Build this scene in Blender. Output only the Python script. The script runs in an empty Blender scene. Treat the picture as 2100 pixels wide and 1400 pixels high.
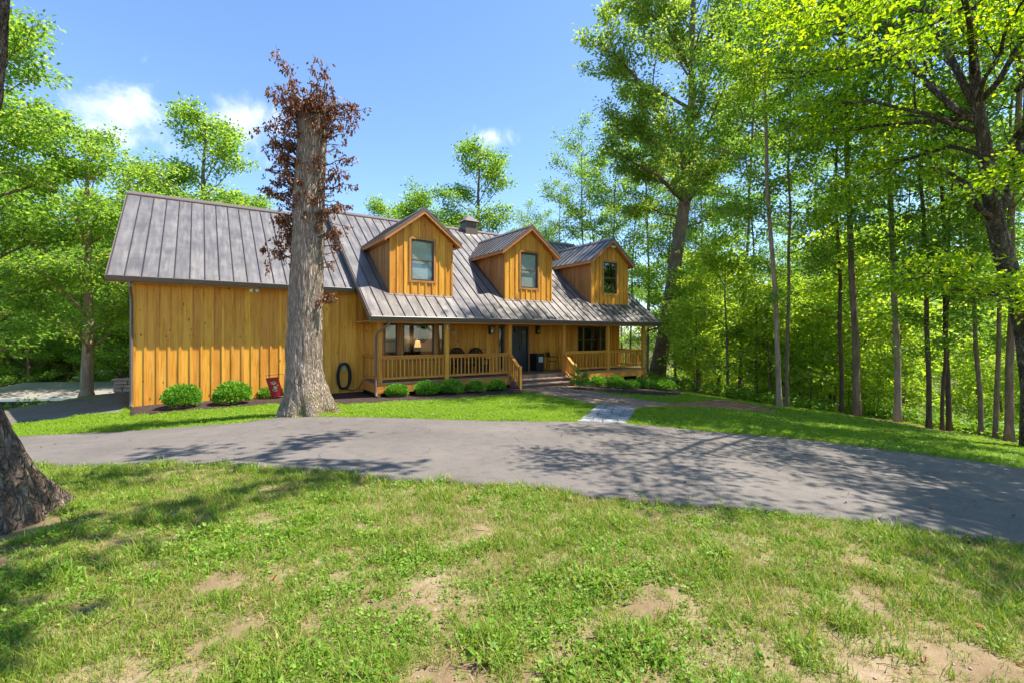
import bpy, bmesh, math, random
import numpy as np
from mathutils import Vector, Matrix, Euler
R = math.radians
SC = bpy.context.scene
COL = SC.collection
random.seed(7)
rng = np.random.default_rng(7)

# ------------------------------------------------------------------ camera
FPX, HORIZON, CAMZ = 956.94, 686.6, 2.184          # focal length and horizon row in photo pixels (2100 x 1400)
cam_d = bpy.data.cameras.new('camera'); cam = bpy.data.objects.new('camera', cam_d); COL.objects.link(cam)
cam_d.sensor_width = 36.0; cam_d.lens = FPX / 2100 * 36
cam_d.shift_y = -(700 - HORIZON) / 2100
cam_d.clip_start = .05; cam_d.clip_end = 4000
cam.location = (0, 0, CAMZ); cam.rotation_euler = (R(90), 0, 0)
SC.camera = cam

# ------------------------------------------------------------------ light
SUN = Vector((.556, .028, 1.0)).normalized()        # towards the sun
sun_d = bpy.data.lights.new('sun', 'SUN'); sun = bpy.data.objects.new('sun', sun_d); COL.objects.link(sun)
sun_d.energy = 3.9; sun_d.angle = R(.55); sun_d.color = (1, .94, .84)
sun.rotation_euler = (-SUN).to_track_quat('-Z', 'Y').to_euler(); sun.location = (20, 0, 40)

def pdir(px, py): return Vector(((px - 1050) / FPX, 1, (HORIZON - py) / FPX)).normalized()

world = bpy.data.worlds.new('World'); SC.world = world; world.use_nodes = True
def build_world():
    nt = world.node_tree; N = nt.nodes; Lk = nt.links
    for n in list(N): N.remove(n)
    out = N.new('ShaderNodeOutputWorld'); bg = N.new('ShaderNodeBackground'); bg.inputs[1].default_value = .115
    sky = N.new('ShaderNodeTexSky'); sky.sky_type = 'NISHITA'; sky.sun_disc = False
    sky.sun_elevation = math.asin(SUN.z); sky.sun_rotation = math.atan2(SUN.x, SUN.y)
    sky.air_density = 1.0; sky.dust_density = .1; sky.ozone_density = 6.0; sky.altitude = 300
    tc = N.new('ShaderNodeTexCoord')
    nz = N.new('ShaderNodeTexNoise'); nz.inputs['Scale'].default_value = 10; nz.inputs['Detail'].default_value = 9; nz.inputs['Roughness'].default_value = .62; nz.inputs['Distortion'].default_value = .35
    Lk.new(tc.outputs['Generated'], nz.inputs['Vector'])
    # scattered fair-weather puffs: (direction, half width, half height)
    clouds = [(pdir(258, 240), .085, .06), (pdir(225, 275), .065, .035), (pdir(480, 262), .095, .06), (pdir(1010, 282), .07, .028)]
    r2 = random.Random(3)
    for k in range(9):
        a = r2.uniform(1.2, 5.1); e = r2.uniform(.25, .7)
        clouds.append((Vector((math.sin(a) * math.cos(e), math.cos(a) * math.cos(e), math.sin(e))), r2.uniform(.05, .12), r2.uniform(.03, .07)))
    acc = None
    for d, hw, hh in clouds:
        az = math.atan2(d.x, d.y)
        mp = N.new('ShaderNodeMapping'); mp.vector_type = 'TEXTURE'
        mp.inputs['Location'].default_value = d; mp.inputs['Rotation'].default_value = (0, 0, -az); mp.inputs['Scale'].default_value = (hw, .3, hh)
        Lk.new(tc.outputs['Generated'], mp.inputs['Vector'])
        ln = N.new('ShaderNodeVectorMath'); ln.operation = 'LENGTH'; Lk.new(mp.outputs[0], ln.inputs[0])
        s = N.new('ShaderNodeMath'); s.operation = 'SUBTRACT'; s.inputs[0].default_value = 1.0; Lk.new(ln.outputs['Value'], s.inputs[1])
        if acc is None: acc = s
        else:
            m = N.new('ShaderNodeMath'); m.operation = 'MAXIMUM'; Lk.new(acc.outputs[0], m.inputs[0]); Lk.new(s.outputs[0], m.inputs[1]); acc = m
    nm = N.new('ShaderNodeMath'); nm.operation = 'MULTIPLY_ADD'; Lk.new(nz.outputs['Fac'], nm.inputs[0]); nm.inputs[1].default_value = 4.0; nm.inputs[2].default_value = -2.15
    ad = N.new('ShaderNodeMath'); ad.operation = 'ADD'; Lk.new(acc.outputs[0], ad.inputs[0]); Lk.new(nm.outputs[0], ad.inputs[1])
    rp = N.new('ShaderNodeMapRange'); rp.interpolation_type = 'SMOOTHSTEP'; rp.inputs['From Min'].default_value = -.1; rp.inputs['From Max'].default_value = 1.5
    rp.inputs['To Max'].default_value = .95
    Lk.new(ad.outputs[0], rp.inputs['Value'])
    mx = N.new('ShaderNodeMixRGB'); Lk.new(rp.outputs[0], mx.inputs['Fac']); Lk.new(sky.outputs[0], mx.inputs['Color1']); mx.inputs['Color2'].default_value = (5.4, 5.5, 5.7, 1)
    Lk.new(mx.outputs[0], bg.inputs[0]); Lk.new(bg.outputs[0], out.inputs[0])
build_world()
SC.view_settings.view_transform = 'Standard'; SC.view_settings.look = 'None'; SC.view_settings.gamma = 1
SC.view_settings.exposure = 1.42
SC.view_settings.use_curve_mapping = False
SC.render.engine = 'CYCLES'
cy = SC.cycles
cy.max_bounces = 7; cy.diffuse_bounces = 5; cy.glossy_bounces = 2; cy.transmission_bounces = 5; cy.transparent_max_bounces = 8
cy.caustics_reflective = False; cy.caustics_refractive = False
cy.use_denoising = True; cy.use_adaptive_sampling = True; cy.adaptive_threshold = .02
cy.sample_clamp_indirect = 6

# ------------------------------------------------------------------ materials
def lin(r, g, b):
    f = lambda c: c / 12.92 if c <= .04045 else ((c + .055) / 1.055) ** 2.4
    return (f(r / 255), f(g / 255), f(b / 255), 1)

class Mat:
    def __init__(s, name):
        s.m = bpy.data.materials.new(name); s.m.use_nodes = True; s.nt = s.m.node_tree; s.N = s.nt.nodes
        s.b = s.N['Principled BSDF']; s.out = s.N['Material Output']
    def n(s, t, **k):
        n = s.N.new(t)
        for a, v in k.items():
            if a in n.inputs: n.inputs[a].default_value = v
            else: setattr(n, a, v)
        return n
    def l(s, a, b): s.nt.links.new(a, b); return b.node
    def coords(s, scale=(1, 1, 1), kind='Object', rand=False):
        tc = s.n('ShaderNodeTexCoord'); mp = s.n('ShaderNodeMapping'); mp.inputs['Scale'].default_value = scale
        s.l(tc.outputs[kind], mp.inputs['Vector'])
        if rand:
            oi = s.n('ShaderNodeObjectInfo'); ml = s.n('ShaderNodeMath', operation='MULTIPLY'); ml.inputs[1].default_value = 57.0
            s.l(oi.outputs['Random'], ml.inputs[0]); s.l(ml.outputs[0], mp.inputs['Location'])
        return mp.outputs[0]
    def noise(s, vec, scale, detail=5, rough=.55, dist=0):
        n = s.n('ShaderNodeTexNoise'); n.inputs['Scale'].default_value = scale; n.inputs['Detail'].default_value = detail
        n.inputs['Roughness'].default_value = rough; n.inputs['Distortion'].default_value = dist
        if vec is not None: s.l(vec, n.inputs['Vector'])
        return n.outputs['Fac']
    def ramp(s, fac, stops):
        r = s.n('ShaderNodeValToRGB'); e = r.color_ramp.elements
        while len(e) > 1: e.remove(e[-1])
        e[0].position = stops[0][0]; e[0].color = stops[0][1]
        for p, c in stops[1:]:
            x = e.new(p); x.color = c
        s.l(fac, r.inputs['Fac']); return r.outputs['Color']
    def mix(s, fac, a, b, mode='MIX'):
        m = s.n('ShaderNodeMixRGB'); m.blend_type = mode
        for sock, v in ((m.inputs['Fac'], fac), (m.inputs['Color1'], a), (m.inputs['Color2'], b)):
            if hasattr(v, 'is_output'): s.l(v, sock)
            else: sock.default_value = v
        return m.outputs['Color']
    def mr(s, val, a, b, c=0, d=1, smooth=True):
        m = s.n('ShaderNodeMapRange'); m.interpolation_type = 'SMOOTHSTEP' if smooth else 'LINEAR'
        for k, v in (('From Min', a), ('From Max', b), ('To Min', c), ('To Max', d)): m.inputs[k].default_value = v
        s.l(val, m.inputs['Value']); return m.outputs[0]
    def math(s, op, a, b=0):
        m = s.n('ShaderNodeMath', operation=op)
        for i, v in enumerate((a, b)):
            if hasattr(v, 'is_output'): s.l(v, m.inputs[i])
            else: m.inputs[i].default_value = v
        return m.outputs[0]
    def col(s, c):
        if hasattr(c, 'is_output'): s.l(c, s.b.inputs['Base Color'])
        else: s.b.inputs['Base Color'].default_value = c
    def set(s, rough=.6, spec=.4, metal=0):
        s.b.inputs['Roughness'].default_value = rough; s.b.inputs['Specular IOR Level'].default_value = spec; s.b.inputs['Metallic'].default_value = metal
    def bump(s, h, strength=.4, dist=.02):
        b = s.n('ShaderNodeBump'); b.inputs['Strength'].default_value = strength; b.inputs['Distance'].default_value = dist
        s.l(h, b.inputs['Height']); s.l(b.outputs[0], s.b.inputs['Normal'])
    def rand(s): return s.n('ShaderNodeObjectInfo').outputs['Random']

def simple(name, c, rough=.6, spec=.4, metal=0, var=.12, vs=20):
    m = Mat(name); v = m.coords(); n = m.noise(v, vs)
    d = tuple(x * (1 - var) for x in c[:3]) + (1,); u = tuple(min(1, x * (1 + var)) for x in c[:3]) + (1,)
    m.col(m.ramp(n, [(.3, d), (.7, u)])); m.set(rough, spec, metal); return m.m

def wood(name, dark, mid, light, axis='z', knots=True, rough=.55):
    m = Mat(name)
    sc = {'z': (26, 26, 1.3), 'x': (1.3, 26, 26), 'y': (26, 1.3, 26)}[axis]
    v = m.coords(sc, rand=True); g = m.noise(v, 1, 6, .62, .6)
    v2 = m.coords((1.6, 1.6, .5), rand=True); big = m.noise(v2, 1.5, 4)
    c = m.ramp(g, [(.28, dark), (.48, mid), (.75, light)])
    c = m.mix(m.mr(big, .35, .7), c, m.mix(.5, c, light))
    hs = m.n('ShaderNodeHueSaturation'); r = m.rand()
    m.l(m.mr(r, 0, 1, .86, 1.13, False), hs.inputs['Value']); m.l(m.mr(r, 0, 1, .492, .508, False), hs.inputs['Hue']); m.l(c, hs.inputs['Color']); c = hs.outputs[0]
    if knots:
        ks = {'z': (5.0, 5.0, 2.6), 'x': (2.6, 5.0, 5.0), 'y': (5, 2.6, 5)}[axis]
        v3 = m.coords(ks, rand=True); vo = m.n('ShaderNodeTexVoronoi'); m.l(v3, vo.inputs['Vector']); vo.inputs['Scale'].default_value = 1.0
        k = m.mr(vo.outputs['Distance'], .07, .15, 1, 0)
        cr = m.n('ShaderNodeSeparateColor'); m.l(vo.outputs['Color'], cr.inputs[0])
        k = m.math('MULTIPLY', k, m.mr(cr.outputs[0], .36, .42))
        c = m.mix(m.math('MULTIPLY', k, .8), c, tuple(x * .3 for x in dark[:3]) + (1,))
    m.col(c); m.set(rough, .35); m.bump(g, .25, .004); return m.m

M = {}
M['siding'] = wood('stained_siding', lin(172, 104, 20), lin(212, 143, 40), lin(232, 171, 74))
M['siding_dull'] = wood('dull_siding', lin(122, 82, 44), lin(156, 110, 62), lin(176, 132, 84))  # duller, browner siding for the left dormer cheeks
M['rail'] = wood('rail_wood_upright', lin(182, 108, 28), lin(214, 142, 50), lin(228, 166, 78), knots=False)
M['railx'] = wood('rail_wood_lengthwise', lin(182, 108, 28), lin(214, 140, 48), lin(226, 162, 74), 'x', knots=False)
M['raily'] = wood('rail_wood_crosswise', lin(182, 108, 28), lin(214, 140, 48), lin(226, 162, 74), 'y', knots=False)
M['skirt'] = wood('skirt_wood', lin(176, 104, 34), lin(204, 132, 54), lin(220, 154, 80), 'x')
M['trim'] = wood('trim_wood', lin(146, 88, 36), lin(178, 118, 58), lin(196, 142, 82), 'z', knots=False)
M['fascia'] = wood('fascia_wood', lin(146, 86, 40), lin(178, 114, 62), lin(196, 136, 84), 'x', knots=False)
M['deck'] = wood('deck_boards', lin(104, 84, 72), lin(134, 110, 96), lin(158, 134, 118), 'x', knots=False)
M['riser'] = wood('darkened_stair_riser', lin(74, 56, 44), lin(98, 76, 62), lin(118, 94, 78), 'x', knots=False)  # risers darkened, shading between the steps put into the colour
M['tread'] = wood('sunlit_stair_tread', lin(132, 110, 96), lin(164, 142, 126), lin(188, 168, 152), 'x', knots=False)  # treads lightened, sunlight on the steps put into the colour
M['bronze'] = simple('bronze_gutter', lin(108, 94, 86), .38, .5)
M['black'] = simple('black_paint', lin(26, 27, 29), .45, .5)
M['darkgrey'] = simple('dark_door', lin(40, 52, 58), .4, .5)
M['frame'] = simple('window_frame_dark', lin(52, 46, 40), .45, .5)
M['sash'] = simple('window_sash_bronze', lin(110, 98, 84), .4, .5)
M['white'] = simple('white_plastic', lin(222, 220, 212), .5, .4, var=.05)
M['blind'] = simple('blind_white', lin(225, 224, 218), .6, .3, var=.04)
M['wicker'] = simple('dark_wicker', lin(58, 40, 32), .7, .3, var=.4, vs=60)
M['rubber'] = simple('black_rubber', lin(22, 23, 24), .5, .5)
M['iron'] = simple('black_iron', lin(24, 24, 25), .5, .5)
M['red'] = simple('red_cloth', lin(168, 46, 52), .85, .15, var=.1, vs=40)
M['emblem'] = simple('emblem_print', lin(190, 176, 130), .85, .15, var=.1)
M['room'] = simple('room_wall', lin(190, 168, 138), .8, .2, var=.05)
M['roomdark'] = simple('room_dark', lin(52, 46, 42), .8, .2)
M['steel'] = simple('galvanised', lin(120, 122, 124), .4, .5, .4)
M['greenwall'] = simple('dark_green_siding', lin(44, 58, 50), .5, .4)
M['stone'] = simple('wall_stone', lin(168, 146, 128), .85, .2, var=.25, vs=6)
M['copper'] = simple('copper_drip', lin(150, 110, 84), .4, .5, .2)
M['mirror'] = simple('dark_mirror', lin(16, 18, 24), .15, .6)

def m_roof():
    m = Mat('standing_seam_metal'); v = m.coords((1, 1, 1)); n = m.noise(v, 1.4, 6, .6); v2 = m.coords((9, 1.2, 1.2), rand=True); n2 = m.noise(v2, 1, 5)
    c = m.ramp(n, [(.25, lin(96, 92, 90)), (.5, lin(116, 111, 107)), (.75, lin(138, 131, 125))])
    c = m.mix(m.mr(n2, .45, .8, 0, .28), c, lin(150, 144, 138))
    hs = m.n('ShaderNodeHueSaturation'); m.l(m.mr(m.rand(), 0, 1, .9, 1.1, False), hs.inputs['Value']); m.l(c, hs.inputs['Color'])
    m.col(hs.outputs[0]); m.set(.42, .6, .35)
    m.l(m.mr(n2, .3, .7, .34, .55), m.b.inputs['Roughness']); return m.m
M['roof'] = m_roof()
M['seam'] = simple('seam_metal', lin(58, 50, 46), .4, .5, .2)  # seams coloured dark for the shaded sides of the ribs
M['farroof'] = simple('pale_metal_roof', lin(150, 142, 134), .5, .4, var=.15, vs=3)

def m_glass():
    m = Mat('window_glass'); m.N.remove(m.b)
    tr = m.n('ShaderNodeBsdfTransparent'); tr.inputs[0].default_value = (.86, .9, .88, 1)
    gl = m.n('ShaderNodeBsdfGlossy'); gl.inputs['Roughness'].default_value = .02; gl.inputs['Color'].default_value = (.9, .95, .95, 1)
    lw = m.n('ShaderNodeLayerWeight'); lw.inputs['Blend'].default_value = .5; fac = m.math('ADD', m.math('MULTIPLY', m.math('POWER', lw.outputs['Facing'], 3.0), .5), .05)
    mx = m.n('ShaderNodeMixShader'); m.l(fac, mx.inputs[0]); m.l(tr.outputs[0], mx.inputs[1]); m.l(gl.outputs[0], mx.inputs[2]); m.l(mx.outputs[0], m.out.inputs['Surface'])
    return m.m
M['glass'] = m_glass()

def m_lampshade():
    m = Mat('lit_lampshade'); m.col(lin(240, 205, 150)); m.b.inputs['Emission Color'].default_value = (1, .5, .18, 1); m.b.inputs['Emission Strength'].default_value = .55; return m.m
M['shade'] = m_lampshade()

def m_asphalt():
    m = Mat('asphalt'); v = m.coords(); f = m.noise(v, 55, 4, .7); b = m.noise(v, .55, 5, .6); mid = m.noise(v, 6, 4)
    c = m.ramp(b, [(.3, (.088, .075, .066, 1)), (.7, (.170, .147, .129, 1))])
    c = m.mix(m.mr(f, .3, .75, 0, .6), c, (.225, .197, .172, 1)); c = m.mix(m.mr(mid, .45, .72, 0, .45), c, (.085, .078, .073, 1)); c = m.mix(m.mr(m.noise(v, 120, 2, .8), .58, .72, 0, .6), c, (.36, .33, .3, 1))
    v2 = m.coords(); vo = m.n('ShaderNodeTexVoronoi'); vo.feature = 'DISTANCE_TO_EDGE'
    d = m.n('ShaderNodeVectorMath', operation='ADD'); nn = m.n('ShaderNodeTexNoise'); nn.inputs['Scale'].default_value = 2.2; m.l(v2, nn.inputs['Vector'])
    sc = m.n('ShaderNodeVectorMath', operation='SCALE'); sc.inputs['Scale'].default_value = .8; m.l(nn.outputs['Color'], sc.inputs[0]); m.l(v2, d.inputs[0]); m.l(sc.outputs[0], d.inputs[1])
    m.l(d.outputs[0], vo.inputs['Vector']); vo.inputs['Scale'].default_value = .55
    k = m.math('MULTIPLY', m.mr(vo.outputs['Distance'], .002, .008, 1, 0), m.mr(m.noise(v, .35, 2), .46, .56))
    c = m.mix(m.math('MULTIPLY', k, .65), c, (.035, .033, .032, 1))
    m.col(c); m.set(.85, .25); m.bump(f, .5, .006); return m.m
M['asphalt'] = m_asphalt()

def m_ground():
    m = Mat('ground_soil'); v = m.coords()
    n1 = m.noise(v, 1.3, 6, .6); n2 = m.noise(v, 14, 6, .65); n3 = m.noise(v, 70, 4, .7)
    dirt = m.ramp(n1, [(.3, lin(110, 90, 70)), (.5, lin(138, 116, 92)), (.72, lin(170, 149, 124))])
    dirt = m.mix(m.mr(n2, .45, .7, 0, .55), dirt, lin(104, 80, 62)); dirt = m.mix(m.mr(n3, .55, .75, 0, .5), dirt, lin(192, 172, 150)); dirt = m.mix(m.mr(m.noise(v, 160, 3, .7), .52, .66, 0, .55), dirt, lin(92, 74, 58))
    grass = m.ramp(n2, [(.3, lin(84, 98, 34)), (.55, lin(110, 124, 46)), (.75, lin(140, 144, 70))])
    wood_ = m.ramp(n2, [(.3, lin(70, 62, 34)), (.5, lin(96, 92, 46)), (.7, lin(92, 116, 44))])
    at = m.n('ShaderNodeAttribute', attribute_name='cover'); sp = m.n('ShaderNodeSeparateColor'); m.l(at.outputs['Color'], sp.inputs[0])
    c = m.mix(sp.outputs[0], dirt, grass); c = m.mix(sp.outputs[1], c, wood_)
    m.col(c); m.set(.95, .1); m.bump(m.math('ADD', n2, m.math('MULTIPLY', n3, .5)), .6, .02); return m.m
M['ground'] = m_ground()
def m_mulch():
    m = Mat('dark_mulch'); v = m.coords((1, 1, 1)); vo = m.n('ShaderNodeTexVoronoi'); m.l(v, vo.inputs['Vector']); vo.inputs['Scale'].default_value = 26
    n = m.noise(v, 40, 5, .7); sp = m.n('ShaderNodeSeparateColor'); m.l(vo.outputs['Color'], sp.inputs[0])
    m.col(m.mix(.5, m.ramp(sp.outputs[0], [(0, lin(38, 30, 26)), (.6, lin(66, 54, 48)), (1, lin(104, 88, 78))]), m.ramp(n, [(.3, lin(30, 24, 22)), (.7, lin(92, 78, 70))])))
    m.set(.95, .15); m.bump(n, .9, .03); return m.m
M['mulch'] = m_mulch()
def m_flag(name, cols):
    m = Mat(name); v = m.coords(rand=True); n = m.noise(v, 5, 6, .65); n2 = m.noise(v, 40, 4)
    c = m.ramp(n, [(.3, cols[0]), (.55, cols[1]), (.75, cols[2])]); hs = m.n('ShaderNodeHueSaturation'); m.l(m.mr(m.rand(), 0, 1, .86, 1.13, False), hs.inputs['Value']); m.l(c, hs.inputs['Color'])
    m.col(hs.outputs[0]); m.set(.85, .25); m.bump(m.math('ADD', n, n2), .5, .012); return m.m
M['flagstone'] = m_flag('tan_flagstone', (lin(112, 92, 78), lin(146, 122, 104), lin(178, 152, 130)))
M['bluestone'] = m_flag('blue_grey_slab', (lin(106, 110, 116), lin(146, 148, 150), lin(184, 182, 178)))
M['brickpath'] = m_flag('brick_paving', (lin(128, 84, 60), lin(164, 116, 86), lin(190, 146, 116)))
M['bed'] = simple('path_bedding', lin(120, 100, 84), .95, .1, var=.3, vs=30)

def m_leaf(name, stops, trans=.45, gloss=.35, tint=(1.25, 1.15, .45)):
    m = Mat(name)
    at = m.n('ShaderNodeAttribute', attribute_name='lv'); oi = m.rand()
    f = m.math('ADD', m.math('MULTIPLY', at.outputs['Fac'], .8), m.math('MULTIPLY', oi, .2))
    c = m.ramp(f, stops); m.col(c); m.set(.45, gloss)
    tr = m.n('ShaderNodeBsdfTranslucent'); m.l(m.mix(1, c, tint + (1,), 'MULTIPLY'), tr.inputs['Color'])
    mx = m.n('ShaderNodeMixShader'); mx.inputs[0].default_value = trans
    m.l(m.b.outputs[0], mx.inputs[1]); m.l(tr.outputs[0], mx.inputs[2]); m.l(mx.outputs[0], m.out.inputs['Surface']); return m.m
M['leaf_forest'] = m_leaf('forest_leaf', [(0, lin(64, 102, 44)), (.35, lin(98, 138, 56)), (.7, lin(126, 162, 68)), (1, lin(176, 196, 100))], .6, .25, (1.65, 1.5, .65))
M['leaf_young'] = m_leaf('young_leaf', [(0, lin(92, 128, 44)), (.4, lin(130, 164, 58)), (.75, lin(160, 188, 76)), (1, lin(198, 212, 108))], .6, .25, (1.8, 1.55, .6))
M['leaf_oak'] = m_leaf('oak_leaf', [(0, lin(74, 106, 42)), (.5, lin(114, 148, 62)), (1, lin(172, 190, 108))], .56, .4, (1.6, 1.45, .55))
M['leaf_near'] = m_leaf('broad_leaf', [(0, lin(70, 116, 24)), (.5, lin(116, 162, 36)), (1, lin(184, 208, 60))], .62, .35, (1.75, 1.4, .35))
M['leaf_cedar'] = m_leaf('cedar_leaf', [(0, lin(72, 80, 44)), (.5, lin(112, 116, 62)), (1, lin(146, 138, 82))], .3, .2)
M['leaf_shrub'] = m_leaf('shrub_leaf', [(0, lin(62, 112, 34)), (.5, lin(106, 164, 48)), (1, lin(172, 206, 84))], .42, .4)
M['leaf_dead'] = m_leaf('dead_leaf', [(0, lin(82, 56, 46)), (.45, lin(120, 82, 60)), (.75, lin(162, 112, 76)), (1, lin(204, 158, 112))], .3, .3, (1.2, .95, .7))
M['grass'] = m_leaf('grass_blade', [(0, lin(80, 114, 30)), (.4, lin(120, 152, 44)), (.75, lin(156, 176, 66)), (1, lin(198, 184, 112))], .43, .3, (1.3, 1.12, .5))
M['lawn'] = m_leaf('lawn_blade', [(0, lin(96, 134, 30)), (.45, lin(138, 172, 44)), (.8, lin(172, 196, 66)), (1, lin(196, 196, 104))], .48, .3, (1.35, 1.2, .45))
M['straw'] = m_leaf('dry_blade', [(0, lin(128, 130, 60)), (.5, lin(170, 154, 92)), (1, lin(206, 184, 130))], .35, .25, (1.1, 1, .7))
M['weed'] = m_leaf('weed_leaf', [(0, lin(84, 126, 32)), (.5, lin(118, 158, 48)), (1, lin(156, 184, 74))], .45, .3)

def m_bark(name, cols, vs=(9, 9, 1.6), bump=.9, moss=None, plates=None):
    m = Mat(name); v = m.coords(vs); n = m.noise(v, 1, 8, .68, .5); v2 = m.coords(); n2 = m.noise(v2, 2.2, 5); n3 = m.noise(v2, 28, 5, .7)
    c = m.ramp(n, [(.3, cols[0]), (.5, cols[1]), (.72, cols[2])]); c = m.mix(m.mr(n3, .5, .72, 0, .55), c, cols[2]); c = m.mix(m.mr(n2, .4, .75, 0, .45), c, cols[0])
    h = m.math('ADD', n, m.math('MULTIPLY', n3, .4))
    if plates:
        # bark plates parted by dark furrows
        vp = m.coords(plates); dn = m.n('ShaderNodeTexNoise'); dn.inputs['Scale'].default_value = .9; dn.inputs['Detail'].default_value = 4; m.l(vp, dn.inputs['Vector'])
        sc = m.n('ShaderNodeVectorMath', operation='SCALE'); sc.inputs['Scale'].default_value = 1.5; m.l(dn.outputs['Color'], sc.inputs[0]); ad = m.n('ShaderNodeVectorMath', operation='ADD'); m.l(vp, ad.inputs[0]); m.l(sc.outputs[0], ad.inputs[1])
        vo = m.n('ShaderNodeTexVoronoi'); vo.feature = 'DISTANCE_TO_EDGE'; vo.inputs['Scale'].default_value = 1; m.l(ad.outputs[0], vo.inputs['Vector'])
        e = m.mr(vo.outputs['Distance'], .0, .30); dk = tuple(x * .5 for x in cols[0][:3]) + (1,)
        c = m.mix(m.math('MULTIPLY', m.mr(e, .0, .5, .6, 0), m.mr(m.noise(v2, 7, 3), .25, .6, .25, 1)), c, dk); h = m.math('ADD', m.math('MULTIPLY', e, 1.6), m.math('MULTIPLY', n3, .5))
    if moss:
        sx = m.n('ShaderNodeSeparateXYZ'); m.l(v2, sx.inputs[0]); f = m.math('MULTIPLY', m.mr(sx.outputs[2], .1, 1.1, 1, 0), m.mr(m.noise(v2, 5, 5), .42, .62))
        c = m.mix(m.math('MULTIPLY', f, .6), c, moss)
    m.col(c); m.set(.9, .15); m.bump(h, bump, .04); return m.m
M['bark_snag'] = m_bark('furrowed_grey_bark', (lin(130, 112, 96), lin(184, 164, 144), lin(228, 210, 192)), (24, 24, 3), .9, lin(126, 118, 52), (26, 26, 3.0))
M['bark_big'] = m_bark('rough_brown_bark', (lin(88, 74, 62), lin(130, 112, 98), lin(172, 154, 136)), (12, 12, 5), .9, None, (20, 20, 9))
M['bark_forest'] = m_bark('forest_bark', (lin(86, 70, 56), lin(122, 104, 84), lin(152, 134, 112)))
M['bark_dark'] = m_bark('dark_forest_bark', (lin(62, 51, 40), lin(88, 74, 58), lin(116, 100, 80)))
M['bark_pale'] = m_bark('pale_forest_bark', (lin(112, 94, 76), lin(154, 134, 112), lin(184, 166, 144)))
M['bark_lichen'] = m_bark('dark_bark_with_lichen', (lin(70, 58, 48), lin(108, 94, 80), lin(180, 174, 160)), (10, 10, 3), .9, None, (16, 16, 6))
M['twig'] = simple('twig_bark', lin(84, 66, 52), .85, .2, var=.3)

# ------------------------------------------------------------------ mesh helpers
def newobj(name, me, mat=None, parent=None):
    o = bpy.data.objects.new(name, me); COL.objects.link(o)
    if me is not None and mat is not None and len(me.materials) == 0: me.materials.append(mat)
    if parent is not None: o.parent = parent
    return o
def tag(o, label=None, cat=None, group=None, kind=None):
    if label: o['label'] = label
    if cat: o['category'] = cat
    if group: o['group'] = group
    if kind: o['kind'] = kind
    return o
def empty(name, loc=(0, 0, 0), rz=0, label=None, cat=None, group=None, scale=1):
    o = bpy.data.objects.new(name, None); COL.objects.link(o); o.location = loc; o.rotation_euler = (0, 0, rz); o.scale = (scale,) * 3; o.empty_display_size = .2
    return tag(o, label, cat, group)

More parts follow.
